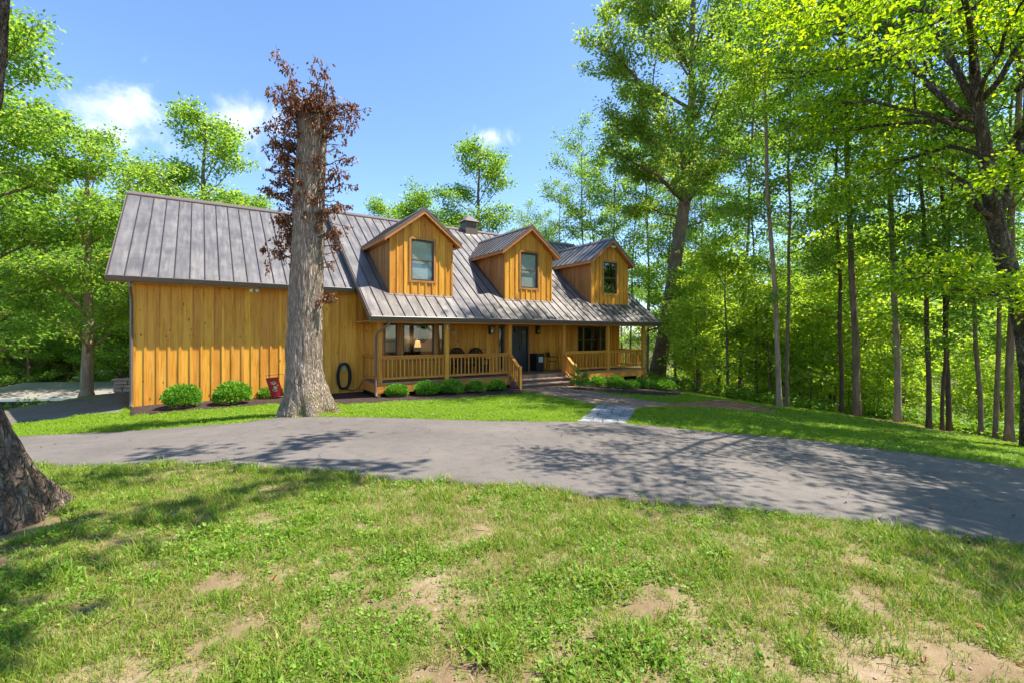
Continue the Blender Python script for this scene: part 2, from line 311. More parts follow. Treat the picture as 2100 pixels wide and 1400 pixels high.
class MB:
    def __init__(s): s.v = []; s.f = []
    def add(s, vs, fs):
        b = len(s.v); s.v += [tuple(x) for x in vs]; s.f += [tuple(i + b for i in f) for f in fs]; return s
    def box(s, x0, x1, y0, y1, z0, z1):
        if x0 > x1: x0, x1 = x1, x0
        if y0 > y1: y0, y1 = y1, y0
        if z0 > z1: z0, z1 = z1, z0
        return s.add([(x0, y0, z0), (x1, y0, z0), (x1, y1, z0), (x0, y1, z0), (x0, y0, z1), (x1, y0, z1), (x1, y1, z1), (x0, y1, z1)],
                     [(0, 3, 2, 1), (4, 5, 6, 7), (0, 1, 5, 4), (1, 2, 6, 5), (2, 3, 7, 6), (3, 0, 4, 7)])
    def prism(s, poly, a0, a1, plane='xz'):
        # poly: 2-D outline; extruded along the third axis from a0 to a1
        n = len(poly)
        mk = {'xz': lambda p, a: (p[0], a, p[1]), 'yz': lambda p, a: (a, p[0], p[1]), 'xy': lambda p, a: (p[0], p[1], a)}[plane]
        vs = [mk(p, a0) for p in poly] + [mk(p, a1) for p in poly]
        fs = [tuple(range(n - 1, -1, -1)), tuple(range(n, 2 * n))] + [(i, (i + 1) % n, n + (i + 1) % n, n + i) for i in range(n)]
        return s.add(vs, fs)
    def bar(s, p, q, w, h, up=(0, 0, 1)):
        p, q = Vector(p), Vector(q); d = (q - p).normalized(); up = Vector(up)
        sd = d.cross(up)
        if sd.length < 1e-4: sd = d.cross(Vector((1, 0, 0)))
        sd.normalize(); u2 = sd.cross(d)
        vs = [c + sd * a * w / 2 + u2 * b_ * h / 2 for c in (p, q) for a, b_ in ((-1, -1), (1, -1), (1, 1), (-1, 1))]
        return s.add(vs, [(3, 2, 1, 0), (4, 5, 6, 7), (0, 1, 5, 4), (1, 2, 6, 5), (2, 3, 7, 6), (3, 0, 4, 7)])
    def tube(s, pts, radii, n=8, caps=True):
        pts = [Vector(p) for p in pts]
        if not hasattr(radii, '__len__'): radii = [radii] * len(pts)
        ref = Vector((0, 0, 1)); d0 = (pts[1] - pts[0]).normalized()
        if abs(d0.z) > .9: ref = Vector((1, 0, 0))
        a = d0.cross(ref).normalized(); b0 = len(s.v)
        for i, p in enumerate(pts):
            d = (pts[min(i + 1, len(pts) - 1)] - pts[max(i - 1, 0)]).normalized()
            a = (a - d * a.dot(d)).normalized(); b = d.cross(a)
            for k in range(n):
                t = 2 * math.pi * k / n; s.v.append(tuple(p + (a * math.cos(t) + b * math.sin(t)) * radii[i]))
        for i in range(len(pts) - 1):
            for k in range(n):
                k2 = (k + 1) % n; s.f.append((b0 + i * n + k, b0 + i * n + k2, b0 + (i + 1) * n + k2, b0 + (i + 1) * n + k))
        if caps: s.f.append(tuple(b0 + k for k in range(n - 1, -1, -1))); s.f.append(tuple(b0 + (len(pts) - 1) * n + k for k in range(n)))
        return s
    def lathe(s, prof, c=(0, 0, 0), n=20):
        b0 = len(s.v)
        for r, z in prof:
            for k in range(n):
                t = 2 * math.pi * k / n; s.v.append((c[0] + r * math.cos(t), c[1] + r * math.sin(t), c[2] + z))
        for i in range(len(prof) - 1):
            for k in range(n):
                k2 = (k + 1) % n; s.f.append((b0 + i * n + k, b0 + i * n + k2, b0 + (i + 1) * n + k2, b0 + (i + 1) * n + k))
        s.f.append(tuple(b0 + k for k in range(n - 1, -1, -1))); s.f.append(tuple(b0 + (len(prof) - 1) * n + k for k in range(n)))
        return s
    def mesh(s, name, mat=None, smooth=False):
        me = bpy.data.meshes.new(name); me.from_pydata(s.v, [], s.f); me.update()
        if mat: me.materials.append(mat)
        if smooth: me.polygons.foreach_set('use_smooth', [True] * len(me.polygons))
        return me
    def build(s, name, mat, parent=None, smooth=False, bevel=0):
        o = newobj(name, s.mesh(name, mat, smooth), None, parent)
        if bevel:
            bv = o.modifiers.new('bevel', 'BEVEL'); bv.width = bevel; bv.segments = 2; bv.limit_method = 'ANGLE'
        return o

def np_mesh(name, V, quads=None, tris=None, mat=None, attrs=None, smooth=False):
    me = bpy.data.meshes.new(name); V = np.asarray(V, np.float32)
    me.vertices.add(len(V)); me.vertices.foreach_set('co', V.ravel())
    loops = []; starts = []; totals = []
    off = 0
    for F in (quads, tris):
        if F is None or len(F) == 0: continue
        F = np.asarray(F, np.int32); k = F.shape[1]; loops.append(F.ravel()); starts.append(off + np.arange(len(F)) * k); totals.append(np.full(len(F), k)); off += F.size
    loops = np.concatenate(loops); starts = np.concatenate(starts); 
    me.loops.add(len(loops)); me.loops.foreach_set('vertex_index', loops.astype(np.int32))
    me.polygons.add(len(starts)); me.polygons.foreach_set('loop_start', starts.astype(np.int32))
    me.update(calc_edges=True); me.validate()
    for an, arr in (attrs or {}).items():
        a = me.attributes.new(an, 'FLOAT', 'POINT'); a.data.foreach_set('value', np.asarray(arr, np.float32))
    if mat: me.materials.append(mat)
    if smooth: me.polygons.foreach_set('use_smooth', [True] * len(me.polygons))
    return me

def nrm(a): return a / np.maximum(np.linalg.norm(a, axis=1, keepdims=True), 1e-9)
def leaf_mesh(name, pos, axis, normal, size, mat, lv=None, near=False, width=.5, fold=.18):
    """Leaves as small folded blades; one random tone per leaf in the attribute lv."""
    N = len(pos); axis = nrm(axis); side = nrm(np.cross(axis, normal)); nm = nrm(np.cross(side, axis)); size = np.asarray(size).reshape(-1, 1)
    if lv is None: lv = rng.random(N)
    w = width
    if near:
        T = [(0, 0, 0), (-w * .8, .30, fold * .7), (-w * .72, .62, fold * .6), (0, 1, -.08), (w * .72, .62, fold * .6), (w * .8, .30, fold * .7)]
        Q = np.array([(0, 3, 2, 1), (0, 5, 4, 3)])
    else:
        T = [(0, 0, 0), (-w, .48, fold), (0, 1, -.05), (w, .48, fold)]; Q = None; TT = np.array([(0, 2, 1), (0, 3, 2)])
    k = len(T)
    V = np.stack([pos + size * (side * a * .7 + axis * b_ + nm * c_) for a, b_, c_ in T], 1).reshape(-1, 3)
    base = (np.arange(N) * k)[:, None, None]
    lva = np.repeat(lv, k)
    if near: return np_mesh(name, V, quads=(Q[None] + base).reshape(-1, 4), mat=mat, attrs={'lv': lva})
    return np_mesh(name, V, tris=(TT[None] + base).reshape(-1, 3), mat=mat, attrs={'lv': lva})

# ------------------------------------------------------------------ terrain
HB = R(33.726); HC, HS = math.cos(HB), math.sin(HB); HX, HY = -4.718, 15.626      # house frame: u along the front, v into the house
def hw(u, v, z=0): return (HX + u * HC - v * HS, HY + u * HS + v * HC, z)
def huv(x, y): dx, dy = x - HX, y - HY; return dx * HC + dy * HS, -dx * HS + dy * HC
ctrl = [(-8, -6, .75), (0, -6, .7), (8, -6, .5), (0, 0, .62), (-4, 3.5, .62), (4, 1.5, .5), (4.3, 3.9, .42), (1.6, 4.5, .52), (-2, 5, .55), (-6, 6, .42), (-9.5, 8.6, .08), (-5.0, 11.5, .25),
        (-9.4, 11.3, -.1), (-12.5, 13.0, -.24), (-15, 15, -.32), (-17.95, 19.7, -.39), (-20.5, 14, -.8), (-16.9, 20.5, -.31), (-16.8, 17, -.33), (-17, 15.6, -.36), (-14, 18, -.28), (-15.5, 24, -.36), (-21, 20, -1.5), (2.7, 10.3, .22), (6, 8.8, .12), (7.7, 7, .1), (4, 14, .08), (9, 13, -.25), (11.7, 10.5, -.38),
        (14.8, 13.65, -1.0), (14.5, 17.6, -1.05), (13.8, 18.7, -1.05), (11.3, 19.7, -.8), (10, 22, -.75), (8, 22.5, -.45), (9, 28, -.75), (22, 20, -2.8), (20, 26, -2.8), (16, 32, -2.2), (12, 40, -3), (35, 20, -5),
        (35, 40, -6), (25, 60, -7), (0, 45, -2.5), (-1, 33, -.6), (-10, 26, -.2), (-15, 31, -1.2), (-26, 26, -3.4), (-26, 32, -3.8), (-35, 35, -5.5), (-30, 18, -2.2), (-30, 60, -7), (-20, 45, -5.5), (0, 80, -7),
        (-40, 0, -.8), (40, 0, -4), (25, 5, -2.2), (16, 5, -.9), (0, -40, 1), (-40, -40, 0), (40, -40, -2)]
ctrl += [hw(-6.42, 2.42, .0), hw(-3, 2.3, .0), hw(.45, 2.42, .0), hw(.4, .5, -.02), hw(4, .3, -.02), hw(7.6, -.5, -.02), hw(11, .3, -.2), hw(14.4, .57, -.38), hw(14, 8, -.3), hw(5, 8, -.1), hw(-6, 8, -.2)]
for rr, zz in ((120, -9), (300, -10), (800, -10)):
    for k in range(10): ctrl.append((rr * math.cos(k * .6283), rr * math.sin(k * .6283), zz))
ctrl = np.array(ctrl, float)
def _tps(d2): return .5 * d2 * np.log(d2 + 1e-9)
def _fit():
    P = ctrl[:, :2] / 10; n = len(P); D = ((P[:, None] - P[None]) ** 2).sum(-1); K = _tps(D) + np.eye(n) * .002; A = np.hstack([np.ones((n, 1)), P])
    Mx = np.block([[K, A], [A.T, np.zeros((3, 3))]]); return np.linalg.solve(Mx, np.concatenate([ctrl[:, 2], np.zeros(3)]))
_W = _fit()
def gz(x, y):
    x = np.asarray(x, float); y = np.asarray(y, float); sh = x.shape; P = np.stack([x.ravel(), y.ravel()], 1) / 10; C = ctrl[:, :2] / 10
    out = np.empty(len(P))
    for i in range(0, len(P), 20000):
        q = P[i:i + 20000]; D = ((q[:, None] - C[None]) ** 2).sum(-1); out[i:i + 20000] = _tps(D) @ _W[:-3] + _W[-3] + q @ _W[-2:]
    return out.reshape(sh) if sh else float(out[0])
_ys = np.concatenate([np.arange(.8, 12, .02), np.arange(12, 40, .05), np.arange(40, 160, .5)])
def hit(px, py):
    """Photo pixel to the point where its ray meets the ground."""
    dx, dz = (px - 1050) / FPX, (HORIZON - py) / FPX
    d = CAMZ + dz * _ys - gz(dx * _ys, _ys); i = np.argmax(d < 0)
    if d[i] >= 0: i = len(_ys) - 1
    t = d[i - 1] / (d[i - 1] - d[i]) if i > 0 else 0; Y = _ys[i - 1] + t * (_ys[i] - _ys[i - 1]); return (dx * Y, Y, gz(dx * Y, Y))
def at(px, py, Y): return Vector(((px - 1050) / FPX * Y, Y, CAMZ + (HORIZON - py) / FPX * Y))
def onv(px, py, v):
    """Photo pixel to (u, z) on the house plane at depth v."""
    t = (px - 1050) / FPX; u = (t * (HY + v * HC) - HX + v * HS) / (HC - t * HS); Y = HY + u * HS + v * HC
    return u, CAMZ + (HORIZON - py) * Y / FPX
def inpoly(x, y, poly):
    x = np.asarray(x); y = np.asarray(y); r = np.zeros(x.shape, bool); n = len(poly)
    for i in range(n):
        x0, y0 = poly[i][:2]; x1, y1 = poly[(i + 1) % n][:2]
        if y0 == y1: continue
        c = ((y0 > y) != (y1 > y)) & (x < (x1 - x0) * (y - y0) / (y1 - y0) + x0); r ^= c
    return r
def vnoise(x, y, s, seed=0):
    """Smooth value noise in 0..1."""
    x = np.asarray(x) * s + seed * 17.3; y = np.asarray(y) * s + seed * 9.1
    xi, yi = np.floor(x), np.floor(y); fx, fy = x - xi, y - yi; fx = fx * fx * (3 - 2 * fx); fy = fy * fy * (3 - 2 * fy)
    h = lambda a, b: np.modf(np.abs(np.sin(a * 127.1 + b * 311.7 + seed) * 43758.5453))[0]
    return (h(xi, yi) * (1 - fx) + h(xi + 1, yi) * fx) * (1 - fy) + (h(xi, yi + 1) * (1 - fx) + h(xi + 1, yi + 1) * fx) * fy
def fbm(x, y, s, seed=0): return (vnoise(x, y, s, seed) * .5 + vnoise(x, y, s * 2.1, seed + 1) * .3 + vnoise(x, y, s * 4.3, seed + 2) * .2)

# ------------------------------------------------------------------ ground, drive, beds, paths
FAR = [(-500, 915), (-200, 905), (37, 896), (167, 889), (300, 882), (400, 875), (500, 867), (567, 857), (700, 855), (900, 861), (1050, 864), (1183, 866), (1290, 869), (1400, 880), (1500, 889), (1600, 898), (1700, 908),
       (1800, 921), (1900, 934), (2000, 947), (2100, 962), (2300, 990), (2700, 1050)]
NEAR = [(-500, 948), (-200, 950), (73, 953), (200, 955), (333, 953), (433, 955), (500, 958), (667, 967), (850, 985), (1050, 997), (1200, 1015), (1430, 1037), (1630, 1057), (1850, 1085), (2100, 1120), (2300, 1150), (2700, 1210)]
def edge(L, x): return np.interp(x, [p[0] for p in L], [p[1] for p in L])
def drape_strip(name, A, B, mat, lift, nx=12, kind='structure', wob=.02, parent=None, skirt=.06):
    """A and B: matching lists of ground points; a sheet between them laid on the terrain, with a turned-down rim."""
    V = []; n = len(A)
    for i in range(n):
        for j in range(nx + 1):
            t = j / nx; x = A[i][0] * (1 - t) + B[i][0] * t; y = A[i][1] * (1 - t) + B[i][1] * t
            if j in (0, nx): x += random.uniform(-wob, wob); y += random.uniform(-wob, wob)
            V.append((x, y))
    V = np.array(V); z = gz(V[:, 0], V[:, 1]) + lift
    VV = [(a, b, c) for (a, b), c in zip(V, z)]; w = nx + 1
    F = [(i * w + j, i * w + j + 1, (i + 1) * w + j + 1, (i + 1) * w + j) for i in range(n - 1) for j in range(nx)]
    rim = [i * w for i in range(n)] + [(n - 1) * w + j for j in range(1, w)] + [i * w + nx for i in range(n - 2, -1, -1)] + [j for j in range(nx - 1, 0, -1)]
    b0 = len(VV); VV += [(VV[i][0], VV[i][1], VV[i][2] - skirt - lift) for i in rim]; k = len(rim)
    F += [(rim[i], b0 + i, b0 + (i + 1) % k, rim[(i + 1) % k]) for i in range(k)]
    me = bpy.data.meshes.new(name); me.from_pydata(VV, [], F); me.update()
    bm = bmesh.new(); bm.from_mesh(me); bmesh.ops.recalc_face_normals(bm, faces=bm.faces)
    up = sum(f.normal.z for f in bm.faces)
    if up < 0: bmesh.ops.reverse_faces(bm, faces=bm.faces)
    bm.to_mesh(me); bm.free(); me.materials.append(mat)
    me.polygons.foreach_set('use_smooth', [True] * len(me.polygons))
    o = newobj(name, me, None, parent)
    if kind and parent is None: o['kind'] = kind
    return o
xs = np.arange(-460, 2660, 16)
dfar = [hit(x, edge(FAR, x) + random.uniform(-.8, .8)) for x in xs]; dnear = [hit(x, edge(NEAR, x) + random.uniform(-2, 2)) for x in xs]
drive = drape_strip('driveway', dnear, dfar, M['asphalt'], .022, 26)
DRIVE = [(p[0], p[1]) for p in dnear] + [(p[0], p[1]) for p in dfar[::-1]]
# side drive sloping down past the garage
sn = [(-140, 880), (-60, 874), (18, 867), (60, 862), (100, 858), (150, 853), (200, 849), (250, 845), (272, 843)]
sf = [(-140, 868), (-60, 856), (13, 842), (60, 834), (100, 828), (150, 820), (185, 815), (225, 809), (262, 803)]
sA = [hit(*p) for p in sn]; sB = [hit(*p) for p in sf]
sB[-1] = hw(-6.6, 9.5); sA[-1] = hw(-6.6, 2.2)
side_drive = drape_strip('side_driveway', sA, sB, M['asphalt'], .02, 14)
SIDE = [(p[0], p[1]) for p in sA] + [(p[0], p[1]) for p in sB[::-1]]
# mulch beds
def hp(px, py): return hit(px, py)[:2]
bed1o = [hp(x, y) for x, y in ((266, 853), (347, 845), (440, 838), (563, 828), (640, 828), (712, 828), (730, 828))]
bed1i = [hw(-6.5, 2.46)[:2], hw(-5.2, 2.46)[:2], hw(-3.8, 2.46)[:2], hw(-2, 2.46)[:2], hw(-.8, 2.46)[:2], hw(.4, 2.46)[:2], hw(.44, .74)[:2]]
bed2o = [hp(x, y) for x, y in ((720, 828), (780, 826), (840, 823), (900, 820), (960, 815.5), (1020, 811), (1072, 807))]
bed2i = [hw(u, .75)[:2] for u in (.42, 1.4, 2.4, 3.4, 4.4, 5.4, 6.35)]
bed3o = [hp(x, y) for x, y in ((1178, 798), (1207, 802), (1245, 805), (1283, 807), (1344, 811), (1385, 811), (1404, 804))]
bed3i = [hw(u, .75)[:2] for u in (8.75, 9.6, 10.6, 11.6, 13, 14.3)] + [hw(15.0, .3)[:2]]
def resample(L, n):
    L = np.array(L); d = np.concatenate([[0], np.cumsum(np.linalg.norm(np.diff(L, axis=0), axis=1))]); t = np.linspace(0, d[-1], n); return [(np.interp(a, d, L[:, 0]), np.interp(a, d, L[:, 1])) for a in t]
BEDS = []
for o_, i_ in ((bed1o, bed1i), (bed2o, bed2i), (bed3o, bed3i)):
    A, B = resample(o_, 60), resample(i_, 60); drape_strip('mulch_bed', A, B, M['mulch'], .035, 10, wob=.03); BEDS.append(A + B[::-1])
# flagstone path from the stairs, continuing to the right, and grey slabs down to the drive
pu = [hp(x, y) for x, y in ((1176, 790), (1207, 800), (1237, 807), (1275, 812.5), (1329, 822), (1380, 828), (1430, 826), (1476, 819.5), (1517, 824.6), (1560, 834), (1594, 842))]
pl = [hp(x, y) for x, y in ((1062, 799), (1120, 810), (1165, 818), (1225, 831), (1306, 838), (1375, 834), (1430, 836), (1485, 838), (1530, 842), (1566, 845), (1588, 846))]
gA = [hp(1183, 865.5), hp(1225, 831.5)]; gB = [hp(1285, 868.5), hp(1306, 838)]
PATH = [pl + pu[::-1], [gA[0], gB[0], gB[1], gA[1]]]
Pn = 60; pA, pB = resample(pl, Pn), resample(pu, Pn)
path = drape_strip('flagstone_path', pA, pB, M['bed'], .012, 8, wob=.01)
def stone(poly, th, mat, parent, name, lift):
    """One flat stone: outline poly, chamfered top edge."""
    n = len(poly); cx = sum(p[0] for p in poly) / n; cy = sum(p[1] for p in poly) / n; z = gz(np.array([p[0] for p in poly]), np.array([p[1] for p in poly])); dz = random.uniform(-.006, .008)
    V = [(p[0], p[1], zz - .03) for p, zz in zip(poly, z)] + [(p[0], p[1], zz + lift + th - .012 + dz) for p, zz in zip(poly, z)]
    V += [(cx + (p[0] - cx) * .95, cy + (p[1] - cy) * .95, zz + lift + th + dz) for p, zz in zip(poly, z)]
    F = [(i, (i + 1) % n, n + (i + 1) % n, n + i) for i in range(n)] + [(n + i, n + (i + 1) % n, 2 * n + (i + 1) % n, 2 * n + i) for i in range(n)] + [tuple(range(2 * n, 3 * n))]
    me = bpy.data.meshes.new(name); me.from_pydata(V, [], F); me.update()
    bm = bmesh.new(); bm.from_mesh(me); bmesh.ops.recalc_face_normals(bm, faces=bm.faces); bm.to_mesh(me); bm.free(); me.materials.append(mat)
    return newobj(name, me, None, parent)
def lay(A, B, rows, cols, mat, parent, name, jit=.22, gap=.9):
    """Irregular stones between the lines A (i along) and B; rows along, cols across."""
    A, B = np.array(resample(A, rows + 1)), np.array(resample(B, rows + 1)); r = random.Random(5)
    G = {}
    for i in range(rows + 1):
        for j in range(cols + 1):
            t = j / cols; ii = i
            if 0 < j < cols: t += r.uniform(-jit, jit) / cols
            p = A[i] * (1 - t) + B[i] * t
            if 0 < i < rows: d = (A[min(i + 1, rows)] - A[i - 1]) * .5; p = p + d * r.uniform(-jit, jit)
            G[i, j] = p
    for i in range(rows):
        for j in range(cols):
            q = [G[i, j], G[i + 1, j], G[i + 1, j + 1], G[i, j + 1]]; c = sum(q) / 4; q = [c + (p - c) * gap for p in q]
            # knock one corner off so that the stones are not all four-sided
            k = r.randrange(4); a, b, d = q[k - 1], q[k], q[(k + 1) % 4]; q2 = q[:k] + [b + (a - b) * r.uniform(.1, .35), b + (d - b) * r.uniform(.1, .35)] + q[k + 1:]
            stone([tuple(p) for p in q2], .02, mat, parent, name, .012)
lay(resample(pA[:34], 30), resample(pB[:34], 30), 16, 5, M['flagstone'], path, 'flagstone', .28)
lay(resample(pA[33:], 30), resample(pB[33:], 30), 18, 3, M['brickpath'], path, 'paving_brick', .15)
slabs = drape_strip('slab_path', resample(gA, 16), resample(gB, 16), M['bed'], .010, 8, wob=.01)
lay(gA, gB, 9, 4, M['bluestone'], slabs, 'slab', .22, .93)

def build_ground():
    def axis(lo, hi, fine, far):
        a = list(np.arange(lo, hi, fine)); s = fine; x = hi
        while x < far: a.append(x); s *= 1.18; x += s
        s = fine; x = lo - fine; b = []
        while x > -far: b.append(x); s *= 1.18; x -= s
        return np.array(b[::-1] + a)
    X = axis(-17, 17, .22, 1500); Y = axis(-1, 27, .22, 1500); gx, gy = np.meshgrid(X, Y); z = gz(gx, gy)
    z += (fbm(gx, gy, .9, 4) - .5) * .05 * ((np.abs(gx) < 30) & (gy < 40))
    # keep the soil under the paved and mulched sheets
    V = np.stack([gx, gy, z], -1).reshape(-1, 3); w = len(X); h = len(Y)
    px, py = V[:, 0], V[:, 1]
    under = inpoly(px, py, DRIVE) | inpoly(px, py, SIDE)
    for P in BEDS + PATH: under |= inpoly(px, py, P)
    V[under, 2] = gz(px[under], py[under]) - .06
    i = np.arange(h - 1)[:, None] * w + np.arange(w - 1)[None]; i = i.ravel(); Q = np.stack([i, i + 1, i + w + 1, i + w], 1)
    me = np_mesh('ground', V, quads=Q, mat=M['ground'], smooth=True)
    lawn = lawn_amount(px, py); woods = woods_amount(px, py); st = edge_strip(px, py); lawn *= 1 - st; woods *= 1 - st
    c = me.color_attributes.new('cover', 'FLOAT_COLOR', 'POINT'); c.data.foreach_set('color', np.stack([lawn, woods, lawn * 0, lawn * 0 + 1], 1).astype(np.float32).ravel())
    o = newobj('ground', me); o['kind'] = 'structure'
LAWN_EDGE = [hp(x, y) for x, y in ((1395, 800), (1450, 812), (1520, 822), (1600, 834), (1680, 843), (1757, 852), (1840, 864), (1920, 880), (2000, 895), (2090, 912), (2200, 935))]
_LE = np.array(LAWN_EDGE)
def past_edge(x, y):
    """Signed distance beyond the lawn's wooded edge."""
    x = np.asarray(x); y = np.asarray(y); best = np.full(x.shape, 1e9); sg = np.zeros(x.shape)
    for a, b in zip(_LE[:-1], _LE[1:]):
        d = b - a; t = np.clip(((x - a[0]) * d[0] + (y - a[1]) * d[1]) / (d @ d), 0, 1); qx, qy = a[0] + t * d[0], a[1] + t * d[1]
        r = np.hypot(x - qx, y - qy); s = np.sign((x - qx) * -d[1] + (y - qy) * d[0]); m = r < best; best = np.where(m, r, best); sg = np.where(m, s, sg)
    return best * sg
def edge_strip(x, y):
    d = past_edge(x, y) + .5 * (fbm(x, y, 1.2, 15) - .5); return np.clip((1.15 - np.abs(d + .7)) / .3, 0, 1) * np.clip((x - 11.2) / .8, 0, 1) * (y < 26) * (y > 8)
def woods_amount(x, y):
    d = past_edge(x, y); f = np.clip(d / 1.2 + .3 * (fbm(x, y, 1.5, 9) - .5), 0, 1)
    f = np.where((y > 24) | (x < -19), 1, f); f = np.where(y < 6, 0, f); return f
def dirt_amount(x, y):
    """Bare soil: patchy in front of the drive, thin elsewhere."""
    near = np.clip((6.4 - y) / 2.6, 0, 1); n = .35 * fbm(x, y, 1.6, 2) + .65 * fbm(x, y, 4.6, 3)
    d = np.clip((n - (.71 - .14 * near)) / .16, 0, 1) * .85
    for cx, cy, r in ((-3.5, 3.4, .3), (-1.85, 2.95, .2), (-2.1, 4.0, .2), (-1.1, 3.05, .10), (2.2, 2.4, .6), (1.6, 2.2, .36), (-3.0, 3.5, .2), (.75, 2.1, .10), (-.4, 2.3, .10), (3.0, 2.3, .5), (-2.4, 2.6, .14), (1.0, 2.9, .08)):
        d = np.maximum(d, np.clip((1.0 - np.hypot((x - cx), (y - cy) * 1.7) / r + (fbm(x, y, 4.1, 6) - .5) * 2.2) / .6, 0, 1) * .95)
    return d
def lawn_amount(x, y):
    far = np.clip((y - 7.5) / 1.5, 0, 1); return np.clip(far * .95 + (1 - far) * (1 - dirt_amount(x, y)) * .22, 0, 1)
build_ground()

# ------------------------------------------------------------------ house
house = empty('house', (HX, HY, 0), HB, 'golden stained wood house with bronze metal roof, three dormers and a railed porch', 'house')
DZ = .5                                   # porch deck height
L_, ZE, VR, ZR = 14.754, 2.801, 6.609, 7.747
SL = (ZR - ZE) / VR
GL, VG, ZEG = 6.972, 1.91, 3.88           # garage: rake at -GL, eave
ZRG = ZEG + SL * (VR - VG)
GW = 2.42                                 # front wall plane
D0, D1, DV = .374, 14.371, .57            # deck
DU = (2.316, 7.351, 12.362); DHW, DVF, DZE, DZA, DRO, DRW = 1.272, 1.183, 5.741, 6.934, .286, .273
DZB = ZE + SL * DVF
SD = (DZA - DZE) / (DHW + DRW)
def H(mb, name, mat, parent=None, **k): return mb.build(name, mat, parent or house, **k)

def panels(name, u0, u1, v0, v1, z0, slope, part, back=False, w=.395, th=.03):
    """Standing-seam sheets, one object each, running up the slope; each carries its raised seam."""
    n = round((u1 - u0) / w); w = (u1 - u0) / n; nx, nz = -slope / math.hypot(1, slope), 1 / math.hypot(1, slope)
    sg = -1 if back else 1
    z1 = z0 + slope * (v1 - v0)
    def vv(v): return v if not back else 2 * VR - v
    for i in range(n):
        a, b = u0 + i * w, u0 + (i + 1) * w; e = random.uniform(-.003, .003)
        m = MB().prism([(vv(v0), z0 + e), (vv(v1), z1 + e), (vv(v1) + nx * th * sg, z1 + nz * th + e), (vv(v0) + nx * th * sg, z0 + nz * th + e)], a + .002, b - .002, 'yz'); H(m, 'roof_panel', M['roof'], part)
        if i < n:
            s0, s1 = .0, .062; m2 = MB().prism([(vv(v0), z0 + .02), (vv(v1), z1 + .02), (vv(v1) + nx * s1 * sg, z1 + nz * s1), (vv(v0) + nx * s1 * sg, z0 + nz * s1)], a - .011, a + .011, 'yz'); H(m2, 'seam', M['seam'], part)
def roof_slab(name, u0, u1, v0, z0, vr, zr, th=.14):
    poly = [(v0, z0 - th), (vr, zr - th), (2 * vr - v0, z0 - th), (2 * vr - v0, z0 - .005), (vr, zr - .005), (v0, z0 - .005)]
    return H(MB().prism(poly, u0 + .02, u1 - .02, 'yz'), name, M['bronze'])
rf = roof_slab('main_roof', 0, L_, .02, ZE, VR, ZR)
panels('p', 0, L_, 0, VR, ZE, SL, rf); panels('p', 0, L_, 0, VR, ZE, SL, rf, True)
H(MB().prism([(VR - .16, ZR - .05), (VR, ZR + .07), (VR + .16, ZR - .05), (VR + .16, ZR - .01), (VR, ZR + .115), (VR - .16, ZR - .01)], -.02, L_ + .02, 'yz'), 'ridge_cap', M['bronze'], rf)
rg = roof_slab('garage_roof', -GL, .3, VG + .02, ZEG, VR, ZRG)
panels('p', -GL, .05, VG, VR, ZEG, SL, rg); panels('p', -GL, .05, VG, VR, ZEG, SL, rg, True)
H(MB().prism([(VR - .16, ZRG - .05), (VR, ZRG + .07), (VR + .16, ZRG - .05), (VR + .16, ZRG - .01), (VR, ZRG + .115), (VR - .16, ZRG - .01)], -GL - .02, .05, 'yz'), 'ridge_cap', M['bronze'], rg)
# rake trim on the gable edges
for u, z0, v0, zr in ((-.045, ZE, -.02, ZR), (L_ + .005, ZE, -.02, ZR), (-GL - .045, ZEG, VG - .02, ZRG)):
    for back in (0, 1):
        f = (lambda v: v) if not back else (lambda v: 2 * VR - v)
        H(MB().prism([(f(v0), z0 - .2), (f(VR), zr - .2), (f(VR), zr + .055), (f(v0), z0 + .04)], u, u + .04, 'yz'), 'rake_trim', M['bronze'], rg if u < -1 else rf)

# siding: boards with battens, cut round the openings
def siding(part, u0, u1, zb, zt, v, opens=(), w=.285, bw=.072, mat='siding', top=None, facing='front', vary=.035):
    r = random.Random(int(abs(u0 * 100 + zt * 10))); n = max(1, round((u1 - u0) / w)); cuts = [u0] + [u0 + (i + r.uniform(-vary, vary)) * (u1 - u0) / n for i in range(1, n)] + [u1]
    def spans(a, b):
        iv = [(zb, None)]
        blocks = sorted((o[2], o[3]) for o in opens if o[0] < b - .01 and o[1] > a + .01)
        res = []; z = zb
        for lo, hi in blocks:
            if lo > z + .02: res.append((z, lo))
            z = max(z, hi)
        res.append((z, None)); return res
    def emit(a, b, th, name, v_):
        T = (lambda x: zt) if top is None else top
        for lo, hi in spans(a, b):
            if hi is None:
                ta, tb = T(a), T(b)
                if max(ta, tb) <= lo + .02: continue
                poly = [(a, lo), (b, lo), (b, max(tb, lo + .001))]
                if top is not None and a < top.apex < b: poly.append((top.apex, T(top.apex)))
                poly.append((a, max(ta, lo + .001)))
            else: poly = [(a, lo), (b, lo), (b, hi), (a, hi)]
            H(MB().prism(poly, v_ - th, v_, 'xz'), name, M[mat], part)
    edges = sorted(set(cuts + [x for o in opens for x in (o[0], o[1]) if u0 < x < u1]))
    for a, b in zip(edges[:-1], edges[1:]):
        if b - a > .012: emit(a + .002, b - .002, .02 + r.uniform(-.002, .002), 'board', v)
    for c in cuts[1:-1]:
        if any(o[0] - bw / 2 < c < o[1] + bw / 2 and o[2] <= zb + .01 and o[3] >= zt - .05 for o in opens): continue
        emit(c - bw / 2, c + bw / 2, .026, 'batten', v - .022)
